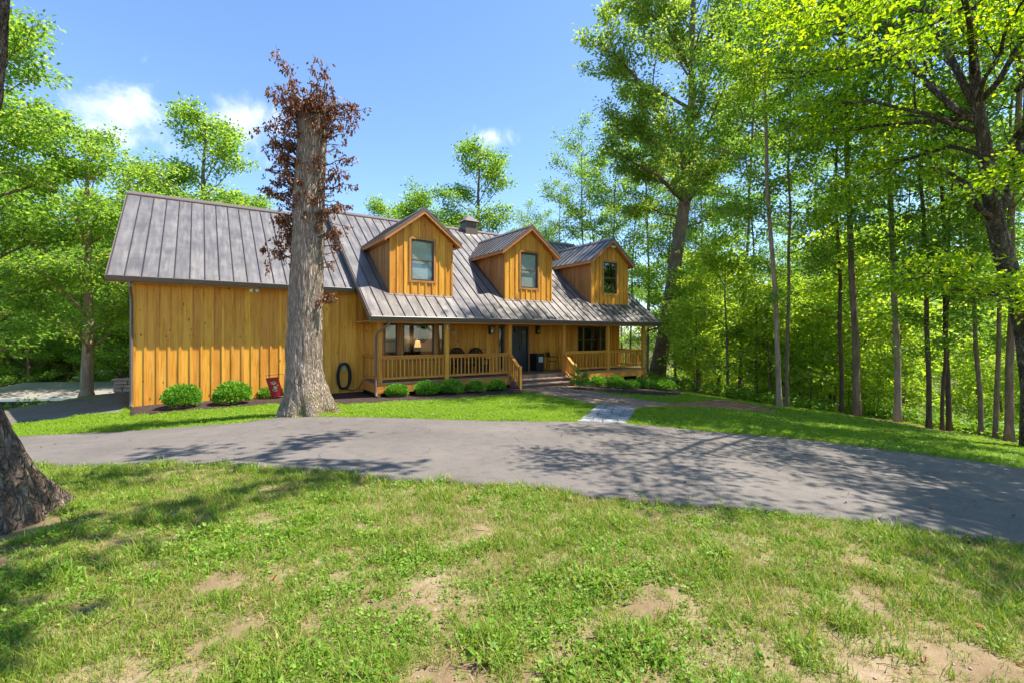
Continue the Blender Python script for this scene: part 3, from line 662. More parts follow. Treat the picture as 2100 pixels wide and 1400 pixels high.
def backing(name, u0, u1, zb, zt, v, opens, th=.1, mat='roomdark'):
    m = MB(); xs_ = sorted({u0, u1, *[x for o in opens for x in o[:2] if u0 < x < u1]})
    for a, b in zip(xs_[:-1], xs_[1:]):
        z = zb
        for lo, hi in sorted((o[2], o[3]) for o in opens if o[0] < b - 1e-4 and o[1] > a + 1e-4):
            if lo > z: m.box(a, b, v, v + th, z, lo)
            z = max(z, hi)
        if z < zt: m.box(a, b, v, v + th, z, zt)
    return H(m, name, M[mat])
gwall = backing('garage_wall', -GL + .55, .40, -.15, ZEG + SL * (GW - VG) - .2, GW, [])
siding(gwall, -GL + .55, .40, .02, ZEG - .06, GW - .001, w=.29)
H(MB().box(-GL + .52, -GL + .60, GW - .055, GW - .01, .02, ZEG - .06), 'corner_trim', M['siding'], gwall)
H(MB().box(.32, .42, GW - .06, GW - .01, .02, ZE + .7), 'corner_trim', M['siding'], gwall)
# plain gable and rear walls
def gable(name, u0, u1, v0, ze, zr, parent_mat='siding'):
    z0 = ze + SL * 0; return H(MB().prism([(v0, -.6), (2 * VR - v0, -.6), (2 * VR - v0, z0), (VR, zr - .2), (v0, z0)], u0, u1, 'yz'), name, M[parent_mat])
gable('gable_wall', -GL + .551, -GL + .62, GW + .105, ZEG + SL * (GW + .1 - VG) - .2, ZRG)
gable('gable_wall', D1 - .12, D1 - .06, GW + .105, ZE + SL * (GW + .1) - .2, ZR)
H(MB().box(-GL + .62, D1 - .12, 2 * VR - GW - .15, 2 * VR - GW - .1, -.6, 3.6), 'rear_wall', M['siding'])

# openings in the porch wall, read off the photograph on the wall plane
def op(px0, px1, py0, z0): u0, z1 = onv(px0, py0, GW); u1, _ = onv(px1, py0, GW); return [u0, u1, z0, z1]
W_A = op(787.5, 814, 664, DZ + .72); W_B = op(826, 889, 664, DZ + .72); W_C = op(897, 909, 664, DZ + .72); W_S = op(1021.5, 1033, 667, DZ + .12); DR = op(1045, 1082.5, 669.5, DZ)
W_R = op(1184, 1241, 670, DZ + .72)
W_A[3] = W_C[3] = W_B[3]
OPS = [W_A, W_B, W_C, W_S, DR, W_R]
mwall = backing('porch_wall', .401, D1 - .06, DZ - .3, ZE + SL * GW - .2, GW, OPS)
siding(mwall, .43, D1 - .06, DZ, ZE + .55, GW - .001, OPS, w=.30)
H(MB().box(D1 - .15, D1 - .05, GW - .07, GW - .02, DZ, ZE + .5), 'corner_trim', M['siding'], mwall)
H(MB().box(.44, D1 - .15, GW - .075, GW - .03, W_B[3] + .1, W_B[3] + .22), 'frieze_board', M['trim'], mwall)

def window(o, v, lay=(), rail=True, trim=.09, blind=0, name='window', trimmat='trim', inner='roomdark'):
    """o: opening (u0,u1,z0,z1) on the plane v facing -v. Frame is the part; trim, sashes, rails, panes are its pieces."""
    u0, u1, z0, z1 = o; fw = .035
    f = MB()
    for a, b, c, d in ((u0, u0 + fw, z0, z1), (u1 - fw, u1, z0, z1), (u0 + fw, u1 - fw, z1 - fw, z1), (u0 + fw, u1 - fw, z0, z0 + fw)): f.box(a, b, v - .03, v + .09, c, d)
    fr = H(f, name, M['frame'])
    for a, b, c, d, nm in ((u0 - trim, u0, z0 - trim, z1 + trim, 'trim'), (u1, u1 + trim, z0 - trim, z1 + trim, 'trim'), (u0, u1, z1, z1 + trim, 'trim'), (u0, u1, z0 - trim, z0, 'sill')):
        H(MB().box(a, b, v - .056, v - .022, c, d), nm, M[trimmat], fr)
    zm = (z0 + z1) / 2
    spans = [(zm, z1 - fw, .015), (z0 + fw, zm, .035)] if rail else [(z0 + fw, z1 - fw, .015)]
    for lo, hi, dv in spans:
        s = MB(); b = .022
        for a, b_, c, d in ((u0 + fw, u0 + fw + b, lo, hi), (u1 - fw - b, u1 - fw, lo, hi), (u0 + fw + b, u1 - fw - b, hi - b, hi), (u0 + fw + b, u1 - fw - b, lo, lo + b)): s.box(a, b_, v + dv - .03, v + dv, c, d)
        H(s, 'sash', M['sash'], fr)
        H(MB().box(u0 + fw + .01, u1 - fw - .01, v + dv - .018, v + dv - .012, lo + .01, hi - .01), 'pane', M['glass'], fr)
    for x in lay: H(MB().box(x - .022, x + .022, v - .03, v + .03, z0 + fw, z1 - fw), 'mullion', M['sash'], fr)
    if blind:
        zb = z1 - fw - (z1 - z0) * blind; m = MB(); k = 0; z = z1 - fw
        while z > zb: m.box(u0 + fw, u1 - fw, v + .07, v + .075, z - .048, z); z -= .052
        H(m, 'blind', M['blind'], fr)
    return fr
window(W_A, GW); window(W_B, GW, rail=False); window(W_C, GW)
window(W_S, GW, rail=False, trim=.07)
ur0, ur1 = W_R[0], W_R[1]; wd = ur1 - ur0
for a, b, rl in ((0, .19, True), (.21, .79, True), (.81, 1.0, True)):
    o = [ur0 + wd * a, ur0 + wd * b, W_R[2], W_R[3]]; window(o, GW, lay=[(o[0] + o[1]) / 2] if b - a > .4 else [], rail=rl, trim=.022 if a > 0 else .03)
# door: dark leaf and glazed storm leaf
u0, u1, z0, z1 = DR; um = u0 + (u1 - u0) * .60
dr = H(MB().box(u0, u0 + .05, GW - .03, GW + .08, z0, z1).box(u1 - .05, u1, GW - .03, GW + .08, z0, z1).box(u0 + .05, u1 - .05, GW - .03, GW + .08, z1 - .05, z1), 'door', M['frame'])
H(MB().box(u0 + .05, um, GW + .02, GW + .06, z0 + .02, z1 - .05), 'door_leaf', M['darkgrey'], dr)
H(MB().box(um + .005, u1 - .05, GW + .03, GW + .06, z0 + .02, z1 - .05), 'storm_leaf', M['darkgrey'], dr)
for k in range(2): H(MB().box(u0 + .13, um - .08, GW + .008, GW + .02, z0 + .15 + k * .85, z0 + .85 + k * .95), 'door_panel', M['darkgrey'], dr)
H(MB().box(um + .07, u1 - .11, GW + .018, GW + .03, z0 + 1.2, z1 - .2), 'storm_pane', M['mirror'], dr)
H(MB().box(um - .06, um - .02, GW - .02, GW + .02, z0 + .95, z0 + 1.2), 'handle', M['black'], dr)
H(MB().lathe([(.0, 0), (.03, 0), (.03, .02), (0, .02)], (0, 0, 0), 12), 'deadbolt', M['black'], dr).matrix_local = Matrix.Translation((um - .05, GW + .02, z0 + 1.32)) @ Matrix.Rotation(R(90), 4, 'X')
for a in (u0 - .1, u1 + .002): H(MB().box(a, a + .096, GW - .06, GW - .022, z0, z1 + .09), 'trim', M['trim'], dr)
H(MB().box(u0, u1, GW - .06, GW - .022, z1, z1 + .09), 'trim', M['trim'], dr)
# room behind the picture window
room = H(MB().box(.5, 6.2, GW + 3.2, GW + 3.25, DZ - .1, DZ + 2.7), 'room_wall', M['room'])
H(MB().box(.45, .5, GW + .12, GW + 3.2, DZ - .1, DZ + 2.7).box(6.2, 6.25, GW + .12, GW + 3.2, DZ - .1, DZ + 2.7), 'side_wall', M['room'], room)
H(MB().box(.5, 6.2, GW + .12, GW + 3.2, DZ + 2.4, DZ + 2.45), 'ceiling', M['roomdark'], room); H(MB().box(.5, 6.2, GW + .12, GW + 3.2, DZ - .06, DZ - .01), 'floor', M['roomdark'], room)
H(MB().box(7.0, 14.2, GW + 1.6, GW + 1.65, DZ - .1, DZ + 2.7).box(6.26, 7.0, GW + .9, GW + .95, DZ - .1, DZ + 2.7), 'inner_wall', M['roomdark'], room)

# dormers
def dormer(uc, k):
    class Top:
        apex = uc
        def __call__(s, u): return DZE - .05 + SD * (DHW + DRW - abs(u - uc)) - .10
    top = Top(); a, b = uc - DHW, uc + DHW
    wz0, wz1 = onv(866, 576, DVF)[1], onv(866, 493, DVF)[1]; wu = (onv(889, 520, DVF)[0] - onv(843, 520, DVF)[0]) / 2
    wc = uc + (onv(866, 520, DVF)[0] - DU[0]); o = [wc - wu, wc + wu, wz0, wz1]
    # closed core with a recess behind the window
    core = MB().box(a + .01, o[0], DVF, DVF + .12, DZB - .1, DZE).box(o[1], b - .01, DVF, DVF + .12, DZB - .1, DZE).box(o[0], o[1], DVF, DVF + .12, DZB - .1, o[2]).box(o[0], o[1], DVF, DVF + .12, o[3], DZE)
    core.prism([(a + .01, DZE), (b - .01, DZE), (uc, top(uc) - .02)], DVF, DVF + .12, 'xz'); core.box(o[0] - .2, o[1] + .2, DVF + .6, DVF + .65, DZB, DZE)
    d = H(core, 'dormer', M['roomdark'])
    tr = .085; oo = [o[0] - tr, o[1] + tr, o[2] - tr, o[3] + tr]
    siding(d, a, b, DZB + .03, DZE, DVF - .001, [oo], w=.28, bw=.055, top=top)
    for c in (a + .02, b - .02): H(MB().box(c - .035, c + .035, DVF - .05, DVF - .005, DZB + .02, top(c) - .01), 'corner_trim', M['siding'], d)
    window(o, DVF, trim=tr, blind=(.96, .96, .0)[k])
    if k == 2: pass
    # cheeks: vertical boards running back to the roof
    ve = (DZE - ZE) / SL
    for sgn, uu in ((-1, a), (1, b)):
        v = DVF; i = 0
        while v < ve - .05:
            w = .24 if i % 2 == 0 else .06; v2 = min(v + w, ve); th = .018 if i % 2 == 0 else .034
            zt = DZE - .06; lo0, lo1 = ZE + SL * v - .02, ZE + SL * v2 - .02
            if lo0 < zt:
                poly = [(v, lo0), (v2, min(lo1, zt)), (v2, zt), (v, zt)]; x0, x1 = (uu - th, uu) if sgn < 0 else (uu, uu + th)
                H(MB().prism(poly, x0, x1, 'yz'), 'cheek_board', M['siding_dull' if sgn < 0 else 'siding'], d)
            v = v2; i += 1
    # roof sheets down each slope
    vf, vb = DVF - DRO, (DZA - ZE) / SL + .02; n = 12; hwid = DHW + DRW; nl = math.hypot(1, SD)
    for sgn in (-1, 1):
        nx, nz = sgn * SD / nl, 1 / nl; step = (vb - vf) / n
        for i in range(n):
            v0_, v1_ = vf + i * step, vf + (i + 1) * step; e = (uc + sgn * hwid, DZE); p = (uc, DZA)
            if v0_ > (DZE - ZE) / SL + .0:
                t0 = (ZE + SL * v0_ - .1 - DZE) / (DZA - DZE); t0 = max(0, min(.97, t0)); e = (uc + sgn * hwid * (1 - t0), DZE + (DZA - DZE) * t0)
            H(MB().prism([e, p, (p[0] + nx * .03, p[1] + nz * .03), (e[0] + nx * .03, e[1] + nz * .03)], v0_ + .002, v1_ - .002, 'xz'), 'roof_panel', M['roof'], d)
            H(MB().prism([e, p, (p[0] + nx * .06, p[1] + nz * .06), (e[0] + nx * .06, e[1] + nz * .06)], v0_ - .009, v0_ + .009, 'xz'), 'seam', M['seam'], d)
        # soffit slab, rake fascia, eave fascia
        H(MB().prism([(uc, DZA - .13), (uc + sgn * (hwid - .01), DZE - .11), (uc + sgn * (hwid - .01), DZE - .004), (uc, DZA - .004)], vf + .03, DVF + .1, 'xz'), 'soffit', M['fascia'], d)
        H(MB().prism([(uc, DZA - .17), (uc + sgn * hwid, DZE - .16), (uc + sgn * hwid, DZE - .005), (uc, DZA - .005)], vf - .01, vf + .028, 'xz'), 'rake_fascia', M['fascia'], d)
        H(MB().prism([(uc, DZA - .05), (uc + sgn * (hwid + .01), DZE - .045), (uc + sgn * (hwid + .01), DZE + .045), (uc, DZA + .045)], vf - .022, vf - .011, 'xz'), 'drip_edge', M['bronze'], d)
        x0, x1 = sorted((uc + sgn * (hwid - .03), uc + sgn * hwid)); H(MB().box(x0, x1, vf + .03, ve + .05, DZE - .12, DZE - .006), 'eave_fascia', M['fascia'], d)
        x0, x1 = sorted((uc + sgn * (DHW - .02), uc + sgn * (hwid - .031))); H(MB().box(x0, x1, DVF + .1, ve, DZE - .1, DZE - .06), 'eave_soffit', M['fascia'], d)
    H(MB().prism([(uc - .14, DZA - .05), (uc, DZA + .06), (uc + .14, DZA - .05), (uc + .14, DZA - .02), (uc, DZA + .1), (uc - .14, DZA - .02)], vf - .01, vb, 'xz'), 'ridge_cap', M['bronze'], d)
    H(MB().bar((a - .06, DVF - .06, DZB - .01), (b + .06, DVF - .06, DZB - .01), .12, .03, (0, -SL, 1)), 'base_flashing', M['bronze'], d)
    return d
for k, uc in enumerate(DU): dormer(uc, k)

# ridge vent
cu = onv(961, 460, VR)[0]; cw = .36; zc = ZR - .05
cp = H(MB().box(cu - cw, cu + cw, VR - cw, VR + cw, zc - .25, zc + .16), 'ridge_vent', M['bronze'])
for i in range(5): H(MB().box(cu - cw + .03, cu + cw - .03, VR - cw + .03, VR + cw - .03, zc + .18 + i * .07, zc + .235 + i * .07), 'louver', M['bronze'], cp)
H(MB().box(cu - cw + .06, cu + cw - .06, VR - cw + .06, VR + cw - .06, zc + .16, zc + .54), 'core', M['black'], cp)
q = cw + .08; zt = zc + .52; H(MB().add([(cu - q, VR - q, zt), (cu + q, VR - q, zt), (cu + q, VR + q, zt), (cu - q, VR + q, zt), (cu, VR, zt + .42)], [(3, 2, 1, 0), (0, 1, 4), (1, 2, 4), (2, 3, 4), (3, 0, 4)]), 'cap', M['bronze'], cp)

# gutters and downspouts
def gutter(u0, u1, v, z):
    return H(MB().prism([(v + .02, z - .15), (v - .08, z - .15), (v - .115, z - .06), (v - .13, z - .015), (v - .12, z + .0), (v - .10, z - .03), (v + .02, z - .03)], u0, u1, 'yz'), 'gutter', M['bronze'])
gm = gutter(-.03, L_ + .03, 0, ZE + .015); gg = gutter(-GL - .03, -.06, VG, ZEG + .015)
H(MB().box(-.02, L_, .021, .05, ZE - .2, ZE - .02), 'fascia', M['fascia']); H(MB().box(-GL, .0, VG + .021, VG + .05, ZEG - .17, ZEG - .02), 'fascia', M['fascia'])
H(MB().box(-.02, L_, .05, GW - .09, ZE - .16, ZE - .13), 'porch_ceiling', M['fascia']); H(MB().box(-GL, .3, VG + .05, GW - .01, ZEG - .13, ZEG - .1), 'garage_soffit', M['fascia'])
def spout(par, pts): H(MB().tube(pts, .042, 4), 'downspout', M['bronze'], par)
us = -GL + .50
spout(gg, [(us - .0, VG - .05, ZEG - .13), (us, VG - .03, ZEG - .28), (us, GW - .14, ZEG - .52), (us, GW - .10, ZEG - .65), (us, GW - .10, .22), (us, GW - .14, .1), (us, GW - .3, .06)])
spout(gm, [(D0 + .26, -.05, ZE - .13), (D0 + .24, -.02, ZE - .25), (D0 - .02, DV - .1, ZE - .55), (D0 - .06, DV - .06, ZE - .7), (D0 - .06, DV - .06, .2), (D0 - .06, DV - .12, .08), (D0 - .06, DV - .3, .05)])
spout(gm, [(L_ - .06, -.05, ZE - .13), (L_ - .08, 0, ZE - .22), (D1 + .1, DV - .05, ZE - .42), (D1 + .06, DV + .1, ZE - .5), (D1 + .06, DV + .14, -.2)])

# porch deck, skirt, posts
PX = [784, 915.5, 1045, 1156, 1246.5, 1317]
PU = [onv(x, 720, DV + .07)[0] for x in PX]; PU[0] = D0 + .12; PU[5] = D1 - .12
dk = H(MB().box(D0, D1, DV, GW - .03, DZ - .12, DZ - .03), 'porch_deck', M['deck'])
nb = 13
for i in range(nb):
    a = DV - .04 + i * (GW - .03 - DV + .04) / nb; H(MB().box(D0 - .03, D1 + .03, a + .003, a + (GW - .03 - DV + .04) / nb - .003, DZ - .03, DZ), 'deck_board', M['deck'], dk)
for a, b in ((D0, PU[2] - .02), (PU[3] + .02, D1)): H(MB().box(a, b, DV - .01, DV + .03, DZ - .36, DZ - .031), 'skirt_board', M['skirt'], dk)
for u in (D0 - .005, D1 - .035): H(MB().box(u, u + .04, DV + .03, GW - .04, DZ - .36, DZ - .031), 'skirt_board', M['skirt'], dk)
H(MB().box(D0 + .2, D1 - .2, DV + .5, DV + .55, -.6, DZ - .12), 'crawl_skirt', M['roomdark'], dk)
for u in (D0 + .08, PU[1], PU[2] + .1, PU[3] - .1, PU[4], D1 - .1): H(MB().box(u - .07, u + .07, DV + .04, DV + .18, -.9, DZ - .12), 'pier', M['rail'], dk)
pw = .075
for u in PU: H(MB().box(u - pw, u + pw, DV + .0, DV + 2 * pw, DZ, ZE - .155), 'porch_post', M['rail'], bevel=.008)
H(MB().box(D0, D1, DV + .01, DV + .13, ZE - .13, ZE + .2), 'beam', M['railx'])
def railing(p, q, n, zt0, zt1, lo=.10, parent=None, mat='railx', skipcap=False):
    """Top rail is the part; bottom rail and balusters are its pieces. p, q in (u, v); zt0, zt1 heights of the rail at the two ends."""
    d = Vector((q[0] - p[0], q[1] - p[1], zt1 - zt0))
    t = H(MB().bar((p[0], p[1], zt0 - .02), (q[0], q[1], zt1 - .02), .14, .035).bar((p[0], p[1], zt0 - .085), (q[0], q[1], zt1 - .085), .04, .09), 'railing', M[mat])
    H(MB().bar((p[0], p[1], zt0 - .95 + lo + .04), (q[0], q[1], zt1 - .95 + lo + .04), .04, .08), 'bottom_rail', M[mat], t)
    for i in range(n):
        f = (i + .5) / n; x, y, z = p[0] + (q[0] - p[0]) * f, p[1] + (q[1] - p[1]) * f, zt0 + (zt1 - zt0) * f
        H(MB().box(x - .02, x + .02, y - .02, y + .02, z - .95 + lo + .03, z - .06), 'baluster', M['rail'], t)
    return t
RT = DZ + .95; rv = DV + pw
for a, b, n in ((0, 1, 16), (1, 2, 17), (3, 4, 13), (4, 5, 13)): railing((PU[a] + pw, rv), (PU[b] - pw, rv), n, RT, RT)
railing((D0 + .1, rv + pw), (D0 + .1, GW - .06), 12, RT, RT, mat='raily'); railing((D1 - .1, rv + pw), (D1 - .1, GW - .06), 12, RT, RT, mat='raily')
# stairs
ua, ub = PU[2] - .02, PU[3] + .05
st = H(MB().prism([(DV - .02, DZ - .1), (DV - .02, -.1), (DV - .75, -.1), (DV - .62, .12)], ua - .0, ua + .05, 'yz').prism([(DV - .02, DZ - .1), (DV - .02, -.1), (DV - .75, -.1), (DV - .62, .12)], ub - .05, ub, 'yz'), 'stairs', M['deck'])
for i, z in enumerate((.335, .17)):
    v1 = DV - .03 - i * .30; H(MB().box(ua - .02, ub + .02, v1 - .32, v1, z - .04, z), 'tread', M['tread'], st); H(MB().box(ua + .0, ub - .0, v1 - .29, v1 - .262, z - .17, z - .04), 'riser', M['riser'], st)
H(MB().box(ua, ub, DV - .035, DV - .012, DZ - .17, DZ - .035), 'riser', M['riser'], st)
for u in (ua + .02, ub - .05):
    nv = DV - .72; H(MB().box(u - .045, u + .045, nv - .045, nv + .045, -.12, .93), 'newel_post', M['rail'], st)
    railing((u, DV + .0), (u, nv + .045), 5, RT - .06, .86, mat='raily')

# ------------------------------------------------------------------ things on and around the house
def hthing(name, u, v, z, label, cat, group=None, rz=0):
    x, y, _ = hw(u, v); return empty(name, (x, y, z), HB + rz, label, cat, group)
def put(mb, name, mat, par, **k): return mb.build(name, mat, par, **k)

def lantern(px, label):
    u, z1 = onv(px, 669.5, GW); _, z0 = onv(px, 685, GW); h = z1 - z0; o = hthing('wall_lantern', u, GW - .04, z0, label, 'lantern', 'lanterns beside the front door')
    put(MB().box(-.09, .09, -.02, .0, .0, h), 'back_plate', M['black'], o)
    for x in (-.085, .065): 
        for y in (-.17, -.04): put(MB().box(x, x + .02, y, y + .02, .03, h - .03), 'bar', M['black'], o)
    put(MB().box(-.1, .1, -.185, -.02, h - .03, h + .02), 'top_cap', M['black'], o); put(MB().box(-.1, .1, -.185, -.02, -.01, .03), 'base', M['black'], o)
    put(MB().lathe([(.0, 0), (.028, 0), (.036, .07), (.02, .14), (0, .145)], (0, -.1, .06), 10), 'bulb', M['white'], o, smooth=True)
    put(MB().box(-.062, .062, -.155, -.15, .03, h - .03), 'pane', M['glass'], o)
lantern(1004.5, 'black box lantern with a bulb on the wall left of the narrow sidelight window'); lantern(1099.8, 'black box lantern with a bulb on the wall right of the dark front door')

def wicker_chair(px, label):
    u, z1 = onv(px, 713, GW - .45); o = hthing('wicker_chair', u, GW - .55, DZ, label, 'chair', 'dark wicker chairs on the porch'); h = z1 - DZ
    put(MB().box(-.3, .3, -.3, .28, .36, .44), 'seat', M['wicker'], o)
    put(MB().prism([(-.3, .1), (.3, .1), (.3, .36), (-.3, .36)], -.3, -.27, 'xz'), 'apron', M['wicker'], o)
    arch = [(.36 * math.cos(t), h - .42 + .42 * math.sin(t)) for t in np.linspace(0, math.pi, 17)]
    put(MB().tube([(-.36, .27, .4)] + [(-x, .27 + .06 * (z - .4), z) for x, z in [(a, b) for a, b in arch]] + [(.36, .27, .4)], .03, 6), 'back_hoop', M['wicker'], o)
    for i in range(9):
        x = -.28 + i * .07; zt = h - .42 + .42 * math.sqrt(max(0, 1 - (x / .36) ** 2)); put(MB().bar((x, .27, .42), (x, .27 + .06 * (zt - .4), zt), .045, .015, (0, 1, 0)), 'back_slat', M['wicker'], o)
    for s in (-1, 1):
        put(MB().box(s * .33 - .04, s * .33 + .04, -.32, .27, .62, .66), 'arm', M['wicker'], o)
        for y in (-.27, .24): put(MB().box(s * .29 - .025, s * .29 + .025, y - .025, y + .025, 0, .62 if y < 0 else .42), 'leg', M['wicker'], o)
wicker_chair(942, 'dark wicker chair with rounded back on the porch next to the big picture window'); wicker_chair(981, 'dark wicker chair with rounded back on the porch under the wall lantern')

# black box with a paper label
u0, _ = onv(1100.8, 740, GW - .62); u1, _ = onv(1115.5, 740, GW - .62); zt = onv(1101, 725, GW - .62)[1]; w = u1 - u0; h = zt - DZ
o = hthing('storage_box', (u0 + u1) / 2, GW - .34, DZ, 'black storage box with a white paper label beside the front door', 'box')
put(MB().box(-w / 2, w / 2, -.28, .28, 0, h - .05), 'body', M['black'], o, bevel=.01); put(MB().box(-w / 2 - .015, w / 2 + .015, -.295, .295, h - .05, h), 'lid', M['black'], o, bevel=.01)
put(MB().box(-w * .22, w * .36, -.284, -.281, h * .52, h * .82), 'paper_label', M['white'], o)
for i in range(3): put(MB().box(-w * .16, w * .30, -.2862, -.2845, h * .58 + i * h * .07, h * .60 + i * h * .07), 'print_line', M['darkgrey'], o)
# folding metal chair
u, _ = onv(1134, 740, GW - .5)
o = hthing('metal_chair', u, GW - .5, DZ, 'black metal chair standing on the porch between the storage box and a post', 'chair', rz=R(35))
put(MB().box(-.22, .22, -.22, .2, .43, .455), 'seat', M['black'], o, bevel=.01)
put(MB().box(-.21, .21, .235, .25, .62, .86), 'backrest', M['black'], o, bevel=.006)
for s in (-1, 1):
    put(MB().tube([(s * .22, -.2, 0), (s * .22, -.19, .44)], .013, 6), 'leg', M['black'], o); put(MB().tube([(s * .22, .28, 0), (s * .22, .2, .44), (s * .22, .25, .88)], .013, 6), 'leg', M['black'], o)
    put(MB().tube([(s * .24, -.18, .44), (s * .25, -.16, .64), (s * .25, .22, .66)], .012, 6), 'arm', M['black'], o)
# camera on the post, wall ornament, wreath, flood lights
o = hthing('security_camera', PU[1] + .01, DV - .002, onv(920, 676, DV)[1], 'small white security camera on the second porch post', 'camera')
put(MB().lathe([(0, 0), (.045, .01), (.06, .06), (.06, .14), (.045, .19), (0, .2)], (0, -.05, 0), 14), 'body', M['white'], o, smooth=True); put(MB().box(-.02, .02, -.118, -.1, .07, .13), 'lens', M['black'], o); put(MB().box(-.02, .02, -.04, .0, .08, .12), 'bracket', M['white'], o)
u, z = onv(930, 691, GW); o = hthing('wall_ornament', u, GW - .045, z, 'small pale hanging ornament on the porch wall', 'ornament')
put(MB().box(-.09, .09, -.02, 0, .12, .24), 'plaque', M['emblem'], o)
for i in range(3): put(MB().box(-.07 + i * .055, -.04 + i * .055, -.015, -.005, .0 + (i % 2) * .03, .119), 'tassel', M['emblem'], o)
u, z = onv(1055, 677.5, GW); o = hthing('door_wreath', u, GW + .0, z, 'round twig wreath hanging on the dark front door', 'wreath')
put(MB().tube([(.13 * math.cos(t), 0, .17 * math.sin(t)) for t in np.linspace(0, 2 * math.pi, 25)], .025, 6), 'ring', M['steel'], o); put(MB().box(-.04, .04, -.02, .01, -.07, .07), 'plaque', M['black'], o)
def flood(u, v, z, label):
    o = hthing('flood_light', u, v, z, label, 'light'); put(MB().box(-.05, .05, -.05, .05, -.0, .03), 'mount', M['white'], o)
    for s in (-1, 1): put(MB().tube([(s * .03, 0, 0), (s * .07, -.05, -.05), (s * .09, -.13, -.08)], [.02, .045, .06], 10), 'lamp_head', M['white'], o, smooth=True)
u, z = onv(521, 586, VG + .2); flood(u, VG + .2, ZEG - .16, 'white twin flood light under the garage eave')
u, z = onv(1261, 515, DVF - .1); flood(DU[2] + .05, DVF - .12, DZA - .3, 'white twin flood light under the peak of the right dormer')
# picture-window interior: table lamp, mirror
def interior():
    u, z = onv(836 + 20.5, 706, GW + 2.2)
    o = hthing('table_lamp', u, GW + 2.2, DZ, 'lit table lamp with orange shade seen through the picture window', 'lamp'); zs = z - DZ - .12
    put(MB().lathe([(.14, zs), (.16, zs), (.10, zs + .28), (.085, zs + .28)], (0, 0, 0), 20), 'lamp_shade', M['shade'], o, smooth=True); put(MB().lathe([(0, zs - .35), (.09, zs - .35), (.06, zs - .25), (.02, zs - .1), (.015, zs + .1), (0, zs + .1)], (0, 0, 0), 14), 'base', M['wicker'], o, smooth=True)
    put(MB().box(-.28, .28, -.2, .2, zs - .40, zs - .35).box(-.26, -.22, -.18, -.14, 0, zs - .4).box(.22, .26, -.18, -.14, 0, zs - .4).box(-.26, -.22, .14, .18, 0, zs - .4).box(.22, .26, .14, .18, 0, zs - .4), 'stand', M['wicker'], o)
    ld = bpy.data.lights.new('lamp_bulb', 'POINT'); ld.energy = 9; ld.color = (1, .55, .25); ld.shadow_soft_size = .05; l = bpy.data.objects.new('lamp_bulb', ld); COL.objects.link(l); l.parent = o; l.location = (0, 0, zs + .34)
    u, z = onv(865, 682.5, GW + 3.15); o = hthing('round_mirror', u, GW + 3.15, z, 'round dark mirror on the wall inside the picture window', 'mirror')
    put(MB().tube([(.32 * math.cos(t), 0, .42 * math.sin(t)) for t in np.linspace(0, 2 * math.pi, 29)], .06, 6), 'rim', M['black'], o); m = MB(); m.prism([(.32 * math.cos(t), .42 * math.sin(t)) for t in np.linspace(0, 2 * math.pi, 28, endpoint=False)], .0, .02, 'xz'); put(m, 'glass', M['mirror'], o)
    u, z = onv(838, 700, GW + 3.0); o = hthing('dark_cabinet', u, GW + 2.95, DZ, 'tall dark cabinet inside the room behind the picture window', 'cabinet'); put(MB().box(-.45, .45, -.2, .2, 0, 2.1), 'body', M['roomdark'], o); put(MB().box(-.43, -.01, -.22, -.201, .1, 2.0).box(.01, .43, -.22, -.201, .1, 2.0), 'door', M['black'], o)
interior()
# garden hose on a wall hanger
uh, zt = onv(704, 741, GW - .05); _, zb = onv(704, 800, GW - .05)
o = hthing('garden_hose', uh, GW - .05, zb, 'black garden hose coiled on a wall hanger beside the porch', 'hose'); hh = zt - zb; m = MB()
for k in range(9):
    a = .19 + .022 * (k % 4) + random.uniform(-.012, .012); cz = hh * .5 + random.uniform(-.02, .03); y = -.05 - .012 * k; b = hh * .44 + random.uniform(-.03, .03)
    m.tube([(a * math.copysign(abs(math.cos(t)) ** .75, math.cos(t)), y, cz + b * math.sin(t)) for t in np.linspace(0, 2 * math.pi, 29)], .02, 6, caps=False)
m.tube([(.1, -.1, .06), (.3, -.12, -.02), (.5, -.14, .05), (.62, -.1, .2), (.7, -.05, .33)], .014, 6); put(m, 'coil', M['rubber'], o, smooth=True)
put(MB().tube([(-.12, -.02, hh * .82), (-.1, -.1, hh * .95), (0, -.12, hh), (.1, -.1, hh * .95), (.12, -.02, hh * .82)], .02, 6).box(-.1, .1, -.02, 0, hh * .7, hh * .92), 'hanger', M['emblem'], o)
